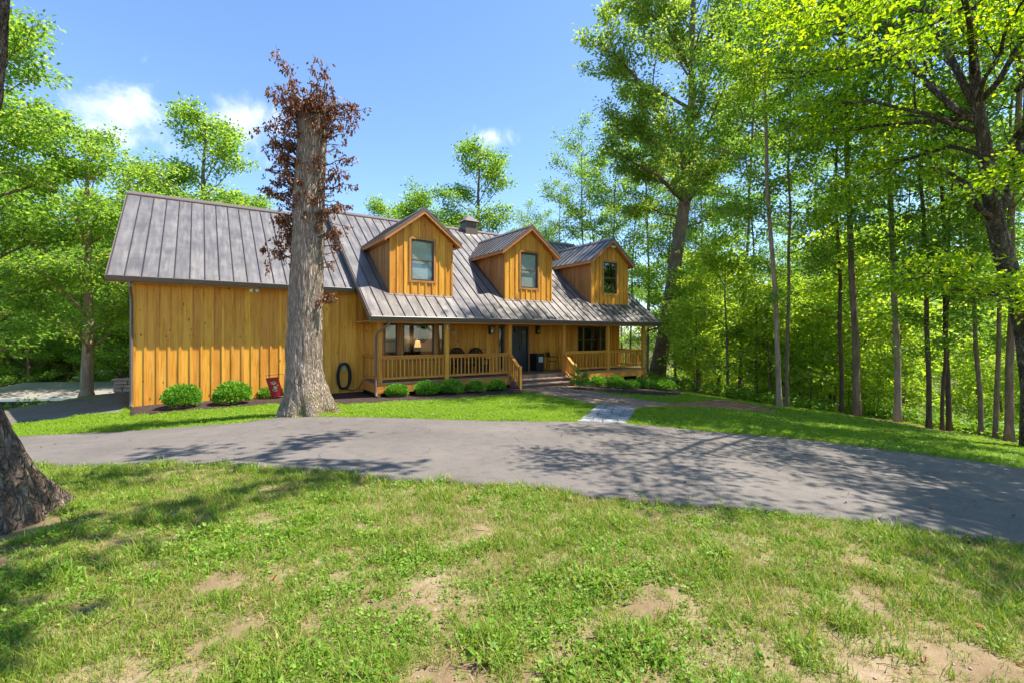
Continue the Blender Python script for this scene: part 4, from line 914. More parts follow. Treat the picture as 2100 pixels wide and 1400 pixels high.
# red garden flag on an iron stand
def garden_flag():
    g = hit(584, 826); Y = g[1]; o = empty('garden_flag', g, 0, 'red garden flag with a faded globe emblem on an iron stand by the dead trunk', 'flag')
    loc = lambda px, py, dy=0: at(px, py, Y + dy) - Vector(g)
    TL, TR, BR, BL = loc(544.5, 775), loc(570, 772), loc(582, 810), loc(557, 815.5); m = MB(); n = 12; V = []; F = []
    def P(s, t, off=0): p = TL * (1 - s) * (1 - t) + TR * s * (1 - t) + BR * s * t + BL * (1 - s) * t; p.y += .03 * math.sin(s * 5 + t * 3) * t + off; return p
    for off in (0, .006):
        for i in range(n + 1):
            for j in range(n + 1): V.append(tuple(P(i / n, j / n, off)))
    k = (n + 1) ** 2; g_ = lambda i, j: i * (n + 1) + j
    for i in range(n):
        for j in range(n): F.append((g_(i, j), g_(i, j + 1), g_(i + 1, j + 1), g_(i + 1, j))); F.append((k + g_(i, j), k + g_(i + 1, j), k + g_(i + 1, j + 1), k + g_(i, j + 1)))
    put(MB().add(V, F), 'cloth', M['red'], o, smooth=True)
    def patch(poly): return MB().add([tuple(P(s, t, -.006)) for s, t in poly], [tuple(range(len(poly)))])
    disc = lambda cs, ct, r, rt, n=16: [(cs + r * math.cos(a), ct + rt * math.sin(a)) for a in np.linspace(0, 2 * math.pi, n, endpoint=False)]
    put(patch(disc(.56, .52, .15, .10)), 'emblem_globe', M['emblem'], o)
    put(patch([(.26, .225), (.70, .20), (.70, .235), (.26, .26)]), 'emblem_bar', M['emblem'], o)
    put(patch([(.30, .30), (.45, .27), (.52, .30), (.60, .27), (.78, .28), (.70, .33), (.58, .35), (.52, .40), (.46, .35), (.36, .34)]), 'emblem_wings', M['emblem'], o)
    for a0, a1 in ((.15, 1.2),):
        pts = [(.52 + .27 * math.cos(t), .54 + .17 * math.sin(t)) for t in np.linspace(.9, 2.9, 10)]; inner = [(.52 + .21 * math.cos(t), .54 + .135 * math.sin(t)) for t in np.linspace(2.9, .9, 10)]; put(patch(pts + inner), 'emblem_anchor', M['emblem'], o)
    put(patch([(.74, .40), (.86, .38), (.86, .44), (.76, .45)]), 'emblem_ring', M['emblem'], o)
    pb = Vector((0, .02, -.05)); tp = loc(583, 768, .02); put(MB().tube([pb, tp, loc(580, 766, .02), loc(570, 767, .02), loc(543, 770, .02)], .008, 6), 'stand', M['iron'], o)
garden_flag()

# ------------------------------------------------------------------ trees
def curve(p, q, sag, n=6, wob=0, r=random):
    p, q = Vector(p), Vector(q); L = (q - p).length; out = []
    for i in range(n + 1):
        t = i / n; c = p.lerp(q, t) + Vector((0, 0, sag * L * 4 * t * (1 - t))) 
        if 0 < i < n and wob: c += Vector((r.uniform(-wob, wob), r.uniform(-wob, wob), r.uniform(-wob, wob))) * L
        out.append(c)
    return out
def pathpt(P, t):
    t = max(0, min(.9999, t)) * (len(P) - 1); i = int(t); return P[i].lerp(P[i + 1], t - i), (P[i + 1] - P[i]).normalized()
def make_tree(seed, H_, r0, hb, Rc, nl, nleaf, lsize, prof=None, lean=(0, 0), limb_el=(15, 50), bark='bark_forest', leaf='leaf_forest', near=False, trunk=None, trad=None, limbs=None, spread=.16, width=.5, subn=(4, 7), droop=.25, center=None, clear=0, nclear=0):
    """Trunk with limbs, side branches and twigs; leaves sit along the twigs. Returns two meshes."""
    r = random.Random(seed); g = np.random.default_rng(seed); m = MB()
    if trunk is None:
        trunk = []; w = Vector((0, 0, 0))
        for i in [0, .25, .6, 1, 2, 3, 4, 5, 6, 7, 8, 9, 10]:
            t = i / 10; trunk.append(Vector((lean[0] * t ** 1.3, lean[1] * t ** 1.3, H_ * t - (.3 if i == 0 else 0))) + w); w = w + Vector((r.uniform(-1, 1), r.uniform(-1, 1), 0)) * H_ * (.006 if i >= 1 else 0)
        trad = [r0 * {0: 1.7, .25: 1.06}.get(i, 1) * (1 - .9 * (i / 10) ** 1.1) + .012 for i in [0, .25, .6, 1, 2, 3, 4, 5, 6, 7, 8, 9, 10]]
    else: trunk = [Vector(p) for p in trunk]
    m.tube(trunk, trad, 10)
    if len(trunk) == 13 and len(limbs or []) == 0: trunk = [trunk[0]] + trunk[3:]
    segs = []                                    # twig segments: (p, q, weight)
    def twigs(P, L, lev):
        n = r.randint(*subn) if lev == 1 else r.randint(3, 5)
        for k in range(n):
            t = .22 + .78 * (k + r.random()) / n; p, d = pathpt(P, t); ang = r.uniform(25, 70) * (1 if k % 2 else -1); up = Vector((0, 0, 1))
            dd = d.copy(); dd.rotate(Matrix.Rotation(R(ang), 3, up)); dd += Vector((r.uniform(-.3, .3), r.uniform(-.3, .3), r.uniform(-.35, .3))); dd.normalize()
            l = L * r.uniform(.28, .5) * (1.15 - .5 * t)
            if lev == 1: l = max(l, .6)
            Q = curve(p, p + dd * l, r.uniform(-.02, .06), 3, .04, r)
            if lev == 1:
                m.tube(Q, [.006 + .011 * l, .005 + .007 * l, .004 + .004 * l, .004], 4, False); twigs(Q, l, 2)
            else: m.tube([Q[0], Q[-1]], [.007, .003], 3, False)
            for a, b in zip(Q[:-1], Q[1:]): segs.append((a, b, (b - a).length * (1 if lev == 1 else 1.6)))
        a, d = pathpt(P, .75); b = P[-1]; segs.append((a, b, (b - a).length))
    LP = []
    for i in range(nl):
        t = (i + r.random()) / nl; zt = hb + (H_ - hb) * t * .97; p, d = pathpt(trunk, zt / H_ if center is None else hb / H_ + (1 - hb / H_) * t * .97); az = i * 2.399 + r.uniform(-.5, .5); el = R(r.uniform(*limb_el)) * (.6 + .7 * t)
        k = prof(t) if prof else (math.sin(math.pi * min(1, .18 + .82 * t)) ** .6 if t < .95 else .3)
        L = max(.5, Rc * k * r.uniform(.7, 1.12)); dv = Vector((math.cos(az) * math.cos(el), math.sin(az) * math.cos(el), math.sin(el)))
        if center is not None: dv = (dv + Vector(center) * .5).normalized()
        P = curve(p, p + dv * L, r.uniform(-.02, .10), 6, .025, r); rr = max(.012, r0 * .30 * (1 - .6 * t) * min(1.2, L / Rc)); LP.append((P, L, [rr * (1 - .85 * j / 6) + .004 for j in range(7)]))
    for P, rad in (limbs or []):
        P = [Vector(p) for p in P]; LP.append((P, sum((b - a).length for a, b in zip(P[:-1], P[1:])), rad))
    for P, L, rad in LP: m.tube(P, rad, 6); twigs(P, L, 1)
    tm = m.mesh('trunk', M[bark], True)
    A = np.array([tuple(s[0]) for s in segs]); B = np.array([tuple(s[1]) for s in segs]); W = np.array([s[2] for s in segs]); W /= W.sum()
    cl = g.lognormal(0, .55, len(W)); W = W * cl; W /= W.sum()
    i = g.choice(len(W), nleaf, p=W); t = g.random((nleaf, 1)); pos = A[i] * (1 - t) + B[i] * t; off = g.normal(0, 1, (nleaf, 3)) * np.array([1, 1, .55]) * spread; pos = pos + off
    if clear:
        # the trunk and the main limbs stay bare for a little way round
        C = [pathpt(trunk, k / 80)[0] for k in range(81)] + [pathpt([Vector(q) for q in P], k / 30)[0] for P, _ in (limbs or [])[:nclear] for k in range(22)]; C = np.array([tuple(c) for c in C])
        dm = np.min(np.stack([((pos - c) ** 2).sum(1) for c in C]), 0); keep = dm > clear ** 2 * g.uniform(.4, 1.3, nleaf); pos, off, i, t = pos[keep], off[keep], i[keep], t[keep]; nleaf = len(pos)
    ax = nrm(B[i] - A[i]) * .5 + g.normal(0, .55, (nleaf, 3)) + off * 2 + np.array([0, 0, -droop]); nm = np.array([0, 0, 1.0]) + g.normal(0, .5, (nleaf, 3))
    lv = np.clip(.48 + .22 * g.normal(0, 1, nleaf) + np.clip((cl[i] - 1) * .1, -.2, .3), 0, 1)
    cm = leaf_mesh('crown', pos, ax, nm, lsize * g.uniform(.7, 1.25, nleaf), M[leaf], lv, near, width)
    return tm, cm
def plant_tree(meshes, name, loc, rz, sc, label, cat='tree', group=None, bark=None):
    e = empty(name, loc, rz, label, cat, group, sc); t = newobj('trunk', meshes[0], None, e); c = newobj('crown', meshes[1], None, e)
    if bark:
        t.material_slots[0].link = 'OBJECT'; t.material_slots[0].material = M[bark]
    return e

tall = lambda t: .55 + .55 * math.sin(math.pi * min(1, t * 1.05)) if t < .93 else .35
FT = [make_tree(11, 20, 0.082, 5.0, 3.4, 20, 6800, .165, tall, spread=.27), make_tree(12, 23, 0.092, 7.5, 3.8, 20, 7200, .17, tall, (1.2, .3), spread=.27), make_tree(13, 18, 0.076, 3.4, 3.2, 20, 6600, .165, tall, (-.8, .4), spread=.27), make_tree(14, 21, 0.086, 4.0, 3.0, 22, 7000, .165, tall, (.4, -.9), spread=.27)]
ST = [make_tree(21, 5.5, .045, .6, 1.7, 14, 3800, .15, spread=.24, leaf='leaf_young'), make_tree(22, 7.5, .06, 1.0, 2.1, 16, 4800, .16, spread=.27, leaf='leaf_young'), make_tree(23, 3.2, .03, .25, 1.3, 12, 2600, .13, spread=.2, leaf='leaf_young')]
BT = [make_tree(31, 14, .27, 2.0, 4.6, 28, 21000, .165, None, spread=.27), make_tree(32, 16, .25, 3.0, 4.2, 28, 20000, .165, None, spread=.27)]
CT = [make_tree(41, 9, .14, .3, 2.3, 34, 9000, .22, lambda t: 1.05 - t * .8, leaf='leaf_cedar', limb_el=(5, 30), width=.22)]

# edge-of-lawn trees, one per trunk seen: base pixel, kind, scale, bark
edge_trees = [(1385, 797, 0, .85, 'bark_forest', 'slender brown-barked tree just past the end of the shrub bed'), (1420, 806, 2, .8, 'bark_pale', 'thin pale tree at the wood edge beside the brick end of the path'),
    (1451, 812, 3, .75, 'bark_dark', 'thin dark-trunked tree at the wood edge above the brick path'), (1517, 823, 1, .95, 'bark_forest', 'tall straight brown tree standing behind the end of the brick path'),
    (1553, 829, 2, .7, 'bark_dark', 'thin dark tree between two brown trunks at the wood edge'), (1598, 835, 1, .9, 'bark_pale', 'pale flared trunk at the wood edge beyond the path tip'),
    (1614, 836, 0, .75, 'bark_forest', 'thin brown tree almost touching a pale flared trunk'), (1726, 848, 0, .85, 'bark_dark', 'dark straight tree to the left of a thick grey-brown trunk'),
    (1757, 853, 1, 1.15, 'bark_forest', 'thick grey-brown straight trunk on the bare soil strip'), (1811, 858, 3, .8, 'bark_dark', 'dark tree between the thick trunk and the leaning pale one'),
    (1841, 865, 2, 1.2, 'bark_pale', 'pale leaning trunk at the end of the bare soil strip'), (1905, 878, 0, .8, 'bark_dark', 'dark tree with straight bare stem down the slope edge'), (1932, 882, 2, .6, 'bark_dark', 'very thin dark tree beside a straight bare dark stem'),
    (1947, 884, 3, .75, 'bark_dark', 'thin dark tree where the lawn drops to the bright clearing'), (2012, 896, 2, .75, 'bark_forest', 'thin mossy brown tree near the forked trunk'), (2041, 902, 3, .65, 'bark_forest', 'crooked small tree close to the grey roadside trunk'),
    (2070, 908, 0, 1.0, 'bark_forest', 'straight grey tree right behind the ivy-clad trunk')]
for i, (px, py, k, s, b, lab) in enumerate(edge_trees):
    x, y, z = hit(px, py)
    if px < 1500: y = 33.0 + (px % 7); x = (px - 1050) / FPX * y; z = gz(x, y)
    elif px < 1560: y = 24.5 - (px > 1530) * 2; x = (px - 1050) / FPX * y; z = gz(x, y)
    if px < 1500: s *= 1.25
    plant_tree(FT[k], 'woodland_tree', (x, y, z - .03), i * 1.7, s, lab, 'tree', 'trees along the wood edge', b)
# deeper in the wood
def scatter_trees():
    r = random.Random(99); n = 0; pts = []
    spots = []
    for k in range(4000):
        Y = r.uniform(22, 44); px = r.uniform(1290, 2200); x = (px - 1050) / FPX * Y
        if past_edge(np.array([x]), np.array([Y]))[0] < 2.2 and Y < 34: continue
        if huv(x, Y)[1] < 15 and huv(x, Y)[0] < 18 or -6 < huv(x, Y)[1] < 9 and huv(x, Y)[0] < 27: continue
        if 1880 < px < 1990 and Y < 40: continue
        mind = 3.4 + Y * .035
        if any((x - a) ** 2 + (Y - b) ** 2 < mind ** 2 for a, b in pts): continue
        pts.append((x, Y)); spots.append((x, Y))
        if len(spots) >= 17: break
    for i, (x, y) in enumerate(spots):
        plant_tree(FT[r.randrange(4)], 'woodland_tree', (x, y, gz(x, y) - .05), r.uniform(0, 6.28), r.uniform(.75, 1.1), 'leafy slender tree deep in the wood beyond the lawn', 'tree', 'trees deep in the wood', r.choice(['bark_forest', 'bark_dark', 'bark_dark', 'bark_pale']))
    # far sunlit edge of the wood beyond the clearing
    for i in range(20):
        px = 1290 + i * 44 + r.uniform(-15, 15); y = r.uniform(66, 92); x = (px - 1050) / FPX * y
        plant_tree(BT[i % 2], 'woodland_tree', (x, y, gz(x, y) - .05), r.uniform(0, 6.28), r.uniform(1.15, 1.6), 'broad sunlit tree far beyond the clearing in the wood', 'tree', 'trees beyond the clearing')
    # saplings and bushes under them
    k = 0; pts = []
    while k < 84:
        Y = r.uniform(15, 46); px = r.uniform(1330, 2300); x = (px - 1050) / FPX * Y; d = past_edge(np.array([x]), np.array([Y]))[0]
        if d < 1.0 and Y < 34 or huv(x, Y)[1] < 14 and huv(x, Y)[0] < 17: continue
        if 1862 < px < 2005 and Y < 45 or px > 2005 and r.random() < .5 or 1305 < px < 1400: continue
        if any((x - a) ** 2 + (Y - b) ** 2 < 1.1 for a, b in pts): continue
        pts.append((x, Y)); k += 1
        plant_tree(ST[r.randrange(3)], 'sapling', (x, Y, gz(x, Y) - .03), r.uniform(0, 6.28), r.uniform(.6, 1.45), 'leafy sapling growing under the trees of the wood', 'sapling', 'saplings under the wood')
scatter_trees()
# trees behind the house and on the left
def bg(px, py_top, Y, k, label, group=None, sc=None, kinds=None, name='tree', bark=None):
    x = (px - 1050) / FPX * Y; z = gz(x, Y); hgt = CAMZ + (HORIZON - py_top) / FPX * Y - z; mm = kinds[k]; base = (14, 16)[k] if kinds is BT else ((20, 23, 18, 21)[k] if kinds is FT else 9)
    plant_tree(mm, name, (x, Y, z - .05), px * .7, hgt / base, label, 'tree', group, bark)
bg(178, 272, 19.7, 0, 'broad leafy tree growing beside the side driveway', kinds=BT, bark='bark_pale')
bg(-60, -30, 17.5, 1, 'tall leafy tree behind the rough foreground trunk', kinds=BT)
bg(-90, 120, 27, 0, 'tall leafy tree behind the tree by the side driveway', kinds=BT)
bg(415, 232, 33, 1, 'tall open-crowned tree rising behind the garage roof', kinds=BT); bg(330, 360, 34, 0, 'round leafy tree behind the left end of the garage roof', kinds=BT)
bg(510, 410, 42, 0, 'small tree top peeking over the garage ridge', kinds=BT)
bg(980, 300, 38, 1, 'tree rising above the ridge next to the roof vent', kinds=BT); bg(870, 408, 44, 0, 'low tree top behind the left dormer', kinds=BT); bg(800, 428, 48, 0, 'low tree top over the roof to the left of the left dormer', kinds=BT)
for i, (px, py, Y, k) in enumerate(((1085, 420, 46, 0), (1150, 370, 44, 1), (1190, 255, 42, 0), (1250, 230, 40, 3), (1290, 300, 46, 1), (1330, 200, 44, 2), (1120, 440, 55, 0), (1230, 330, 52, 2))):
    bg(px, py, Y, k, 'slender tree in the wood behind the right end of the roof', 'trees behind the house', kinds=FT, name='woodland_tree')
for i, (px, py, Y, k) in enumerate(((-20, 470, 40, 0), (60, 520, 46, 1), (140, 500, 50, 0), (230, 480, 44, 1), (290, 470, 52, 0), (20, 400, 55, 1), (110, 560, 58, 0), (200, 400, 60, 1), (300, 430, 40, 0), (-100, 300, 38, 1), (250, 560, 34, 0), (60, 600, 36, 1))):
    bg(px, py, Y, k, 'leafy tree standing beyond the low outbuilding', 'trees beyond the outbuilding', kinds=BT)
for px, py, Y in ((38, 640, 38), (100, 660, 40), (150, 670, 42), (10, 655, 41)): bg(px, py, Y, 0, 'brownish cedar standing behind the low outbuilding', 'cedars behind the outbuilding', kinds=CT, name='cedar_tree')

x, y = 10.3, 5.0
plant_tree(BT[0], 'tree', (x, y, gz(x, y) - .05), 2.0, .72, 'broad leafy tree beside the drive, to the right of the forked tree', 'tree')
# leaning oak right of the house
Yk = 31.0; g0 = at(1343, 790, Yk); g0.z = gz(g0.x, g0.y)
tp = [at(x, y, Yk) - g0 for x, y in ((1343, 800), (1352, 740), (1362, 690), (1376, 600), (1388, 520), (1402, 430), (1410, 380), (1415, 300), (1420, 200), (1418, 100), (1425, -60), (1430, -140))]; tp[0].z = -.3
tr_ = [.62, .50, .46, .42, .40, .38, .36, .30, .25, .2, .12, .05]
lim = [([at(x, y, Yk + d) - g0 for x, y, d in ((1413, 340, 0), (1370, 260, -.6), (1320, 180, -1.5), (1270, 120, -2), (1225, 90, -2.2))], [.2, .16, .12, .07, .03]),
       ([at(x, y, Yk + d) - g0 for x, y, d in ((1412, 330, 0), (1470, 260, 1), (1540, 200, 1.5), (1625, 150, 2))], [.17, .13, .09, .03]),
       ([at(x, y, Yk + d) - g0 for x, y, d in ((1410, 400, 0), (1470, 330, -1.5), (1540, 290, -2.5), (1600, 280, -3))], [.14, .1, .06, .03]),
       ([at(x, y, Yk + d) - g0 for x, y, d in ((1408, 420, 0), (1350, 360, -1), (1290, 330, -1.5), (1245, 300, -2))], [.14, .1, .06, .03]),
       ([at(x, y, Yk + d) - g0 for x, y, d in ((1418, 150, 0), (1370, 60, -1), (1300, 0, -1.5), (1240, -40, -2))], [.13, .09, .06, .03])]
oak = make_tree(51, 28, .5, 11.5, 6.4, 34, 56000, .22, tall, trunk=tp, trad=tr_, limbs=lim, leaf='leaf_oak', bark='bark_forest', center=(0, 0, .2), spread=.26, width=.42)
plant_tree(oak, 'oak_tree', g0, 0, 1, 'tall leaning oak with a bare lower trunk behind the right porch corner', 'tree')

# forked broad-leaved tree at the right edge of the lawn
Yr = 10.5; g1 = at(2112, 918, Yr); g1.z = gz(g1.x, g1.y)
def rp(L): return [at(x, y, Yr + d) - g1 for x, y, d in L]
tp = rp([(2128, 925, 0), (2120, 800, 0), (2106, 690, 0), (2088, 610, 0), (2060, 530, 0), (2042, 460, 0), (2030, 390, 0), (2016, 280, 0), (2002, 200, 0), (1996, 100, 0), (1990, -60, 0), (1985, -260, .2), (1980, -420, .3)]); tp[0].z = -.25
tr_ = [.30, .21, .195, .19, .18, .165, .145, .125, .105, .085, .07, .05, .02]
lim = [(rp([(2010, 250, 0), (1960, 225, .3), (1900, 170, .7), (1850, 122, 1.1), (1790, 88, 1.5), (1740, 72, 1.9), (1690, 68, 2.3), (1610, 72, 3.0)]), [.085, .08, .07, .06, .05, .04, .03, .012]),
       (rp([(1998, 215, 0), (1975, 170, .2), (1940, 100, .4), (1900, 30, .6), (1870, -60, .8), (1840, -180, 1)]), [.085, .08, .07, .06, .045, .02]),
       (rp([(2040, 440, 0), (2066, 400, .2), (2085, 330, .3), (2105, 240, .4), (2135, 100, .5), (2160, -60, .6)]), [.13, .12, .10, .08, .06, .02]),
       (rp([(2005, 215, 0), (2050, 165, -.3), (2085, 100, -.6), (2130, 30, -.9)]), [.07, .06, .05, .02]),
       (rp([(2038, 450, 0), (2005, 425, -.2), (1985, 380, .2), (1940, 350, .6), (1880, 340, 1.0)]), [.075, .07, .05, .03, .012]),
       (rp([(2088, 625, 0), (2040, 600, -.4), (1970, 570, -.8), (1890, 560, -1.2)]), [.04, .03, .02, .01]),
       (rp([(2020, 320, 0), (1950, 300, .6), (1850, 330, 1.1), (1760, 380, 1.6), (1700, 420, 2)]), [.06, .05, .035, .02, .01]),
       (rp([(2010, 240, 0), (1900, 250, .8), (1780, 260, 1.7), (1680, 270, 2.6), (1600, 250, 3.4)]), [.06, .05, .035, .02, .01]),
       (rp([(1996, 110, 0), (1880, 100, 1.2), (1740, 140, 2.2), (1620, 150, 3.2), (1540, 150, 4.0)]), [.06, .05, .035, .02, .01]),
       (rp([(1998, 150, 0), (1990, 60, -1.2), (1980, 0, -2.4), (1970, -60, -3.4)]), [.06, .05, .035, .015]),
       ([Vector(p) - g1 for p in ((11.0, 10.2, 6.5), (10.9, 8.6, 7.6), (10.6, 7.0, 8.5))], [.06, .045, .012]), ([Vector(p) - g1 for p in ((11.0, 10.2, 6.0), (11.8, 8.2, 7.6), (12.4, 6.2, 9.0))], [.06, .045, .012]), ([Vector(p) - g1 for p in ((11.0, 10.2, 7.5), (12.6, 8.8, 9.0), (13.6, 7.4, 10.0))], [.06, .045, .012]), ([Vector(p) - g1 for p in ((11.0, 10.2, 5.4), (11.6, 7.6, 6.6), (11.6, 5.4, 7.6))], [.06, .045, .012]),
       (rp([(2030, 380, 0), (2090, 380, -1.2), (2150, 330, -2.4)]), [.05, .035, .012]), (rp([(2095, 680, 0), (2130, 640, -.6), (2180, 600, -1.3)]), [.04, .03, .01]),
       (rp([(1992, -20, 0), (1850, -20, 1.2), (1700, 10, 2.4), (1560, 40, 3.6)]), [.055, .045, .03, .01]), (rp([(1996, 60, 0), (1960, -60, -2.0), (1950, -150, -3.6), (1940, -300, -4.6)]), [.06, .05, .03, .01])]
rt = make_tree(61, 14, .2, 7.2, 3.4, 8, 40000, .105, None, trunk=tp, trad=tr_, limbs=lim, leaf='leaf_near', bark='bark_lichen', near=True, center=(-.1, .25, .2), spread=.17, width=.46, subn=(5, 9), droop=.15, clear=.75, nclear=3)
plant_tree(rt, 'broadleaf_tree', g1, 0, 1, 'dark forked tree with lichen and big bright leaves overhanging the lawn by the drive', 'tree')

# dead trunk in front of the garage with withered brown sprouts
def big_trunk(name, prof, Y, base, mat, seed, nseg=72, ridge=.022, lobes=5, flare_z=.9, step=.05, depth=None, flare=.45):
    """prof: rows (y pixel, left x, right x) from the top down, measured at distance Y."""
    rows = [(at((a + b) / 2, y, Y) - Vector(base), (b - a) / 2 * Y / FPX) for y, a, b in prof]; zs = np.array([p.z for p, _ in rows]); o = np.argsort(zs); zs = zs[o]; cx = np.array([p.x for p, _ in rows])[o]; rr = np.array([r for _, r in rows])[o]
    z = np.arange(-.25, zs[-1], step); V = []; th = np.arange(nseg) / nseg * 2 * math.pi; g = np.random.default_rng(seed); ph = g.uniform(0, 6.28, 12)
    for k, zz in enumerate(z):
        c = np.interp(zz, zs, cx); r = np.interp(zz, zs, rr); fl = np.clip(1 - zz / flare_z, 0, 1) ** 1.6
        lob = 1 + fl * flare * (.5 * np.sin(lobes * th + ph[0]) + .35 * np.sin((lobes + 2) * th + ph[1]))
        tw = th + .25 * math.sin(zz * .5 + ph[2]); ang = tw * nseg / 3.1
        n1 = fbm(tw * 9, np.full_like(tw, zz * 1.1), 1.0, seed); n1 = np.abs(n1 - .5) * 2
        rad = r * lob * (1 + (n1 - .3) * ridge * 6 / max(1, 1)) + (vnoise(tw * 14, np.full_like(tw, zz * 3), 1.0, seed + 3) - .5) * ridge * .9
        V.append(np.stack([c + rad * np.cos(th), rad * np.sin(th), np.full(nseg, zz)], 1))
    V = np.concatenate(V); n = len(z); i = (np.arange(n - 1)[:, None] * nseg); j = np.arange(nseg)[None]; j2 = (j + 1) % nseg
    Q = np.stack([i + j, i + j2, i + nseg + j2, i + nseg + j], -1).reshape(-1, 4); top = len(V); V = np.concatenate([V, [[cx[-1], 0, zs[-1] + .03]]]); T = np.stack([(n - 1) * nseg + np.arange(nseg), (n - 1) * nseg + (np.arange(nseg) + 1) % nseg, np.full(nseg, top)], 1)
    return np_mesh(name, V, quads=Q, tris=T, mat=mat, smooth=True), (zs, cx, rr)
Ys = hit(632, 848)[1]; sb = Vector(hit(632, 848))
snag = empty('dead_tree', sb, 0, 'thick topped dead trunk with withered brown leaves standing before the garage', 'tree')
me, (szs, scx, srr) = big_trunk('trunk', [(228, 615, 671), (300, 611, 668), (400, 604, 664), (460, 602, 663), (530, 599, 662), (600, 596, 660), (660, 593, 658), (710, 590, 658), (750, 589, 659), (780, 588, 664), (805, 587, 672), (825, 584, 680), (845, 578, 688), (870, 574, 692)], Ys, sb, M['bark_snag'], 3, 110, .02, flare=.3, step=.04)
newobj('trunk', me, None, snag)
def snag_leaves():
    r = random.Random(8); m = MB(); segs = []
    def sprout(z, az, L, el, tipw=1):
        c, rad = np.interp(z, szs, scx), np.interp(z, szs, srr); p = Vector((c + rad * .92 * math.cos(az), rad * .92 * math.sin(az), z)); d = Vector((math.cos(az) * math.cos(el), math.sin(az) * math.cos(el), math.sin(el)))
        P = curve(p, p + d * L, r.uniform(-.05, .12), 5, .05, r); m.tube(P, [.014, .012, .010, .008, .006, .003], 4, False)
        for k in range(max(3, int(L * 6))):
            t = r.uniform(.15, 1); q, dd = pathpt(P, t); e = q + Vector((r.uniform(-1, 1), r.uniform(-1, 1), r.uniform(-1.1, .5))).normalized() * r.uniform(.15, .38) * min(1, L + .2); m.tube([q, e], [.005, .002], 3, False); segs.append((q, e, tipw))
        segs.append((P[2], P[-1], tipw))
    zt = szs[-1]
    for k in range(64): sprout(zt - abs(r.gauss(0, .35)), r.uniform(0, 6.28) if k % 2 else r.uniform(0, 3.3), r.uniform(.4, 1.05), R(r.uniform(10, 80)))
    for k in range(22): sprout(zt - r.uniform(0, .3), r.uniform(3.9, 5.6), r.uniform(.2, .5), R(r.uniform(15, 80)))
    for k in range(34): sprout(zt - r.uniform(.6, 1.9), r.uniform(2.2, 4.6), r.uniform(.3, .75), R(r.uniform(-10, 50)))
    for k in range(44): sprout(zt - r.uniform(.5, 3.6), r.choice([r.uniform(2.4, 4.2), r.uniform(-1.0, .9)]), r.uniform(.25, .7), R(r.uniform(-20, 45)))
    for k in range(9): sprout(zt - r.uniform(.2, 3.2), r.uniform(4.2, 5.4), r.uniform(.12, .25), R(r.uniform(-30, 20)), .6)
    for k in range(22): sprout(zt - r.uniform(1.8, 3.9), r.choice([r.uniform(2.8, 3.8), r.uniform(-.9, .4)]), r.uniform(.2, .55), R(r.uniform(-25, 40)))
    for px, py in ((565, 92), (590, 130), (545, 180), (520, 262), (560, 290), (670, 130), (735, 215), (726, 325), (735, 380), (700, 470), (545, 510), (535, 385), (690, 600), (715, 350), (640, 110), (700, 420), (560, 440)):
        e = at(px, py, Ys + r.uniform(-.5, .4)) - sb; s = -1 if px < 635 else 1; z0 = min(zt - .05, e.z - .25 if e.z < zt else zt - .1); c, rad = np.interp(z0, szs, scx), np.interp(z0, szs, srr)
        p = Vector((c + s * rad * .8, -.2, z0)); P = curve(p, e, .04, 6, .04, r); m.tube(P, [.018, .015, .012, .010, .008, .006, .003], 4, False)
        for k in range(16):
            t = r.uniform(.3, 1); q, _ = pathpt(P, t); f = q + Vector((r.uniform(-1, 1), r.uniform(-1, 1), r.uniform(-1.2, .3))).normalized() * r.uniform(.08, .22); segs.append((q, f, 1.1))
    newobj('sprouts', m.mesh('sprouts', M['twig']), None, snag)['kind'] = 'stuff'
    g = np.random.default_rng(4); n = 5800; A = np.array([tuple(s[0]) for s in segs]); B = np.array([tuple(s[1]) for s in segs]); W = np.array([s[2] for s in segs]); W = W * g.lognormal(0, .5, len(W)); W /= W.sum()
    i = g.choice(len(W), n, p=W); t = g.random((n, 1)) ** .6; pos = A[i] * (1 - t) + B[i] * t + g.normal(0, .035, (n, 3)); ax = g.normal(0, .5, (n, 3)) + np.array([0, 0, -.9]); nm = g.normal(0, 1, (n, 3))
    newobj('withered_leaves', leaf_mesh('withered_leaves', pos, ax, nm, .095 * g.uniform(.6, 1.3, n), M['leaf_dead'], np.clip(.45 + g.normal(0, .25, n), 0, 1), True, .36, .3), None, snag)
snag_leaves()

# rough trunk at the left edge, its crown out of frame above
Yl = 3.75; lb = at(20, 1090, Yl); lb.z = gz(lb.x, lb.y)
me, _ = big_trunk('trunk', [(-1900, -60, 0), (-1500, -50, 0), (-900, -65, 0), (-400, -80, 0), (0, -95, -4), (100, -105, -10), (200, -125, -20), (300, -150, -50), (400, -175, -80), (600, -200, -95), (700, -215, -88), (800, -235, -62), (900, -260, -26), (980, -290, 4), (1040, -320, 26), (1100, -350, 42), (1160, -360, 50)], Yl, lb, M['bark_big'], 9, 120, .03, lobes=3, flare_z=.55, flare=.30)
shade = empty('foreground_tree', lb, 0, 'huge rough-barked trunk with flared roots at the left edge of the lawn', 'tree'); newobj('trunk', me, None, shade)
tp = [at(x, y, Yl) - lb for x, y in ((-22, -900), (-20, -1200), (-16, -1500), (-12, -1900), (-5, -2400), (0, -2900))]
ll = lambda *L: [Vector((x, y, z)) - Vector((lb.x, lb.y, lb.z)) for x, y, z in L]
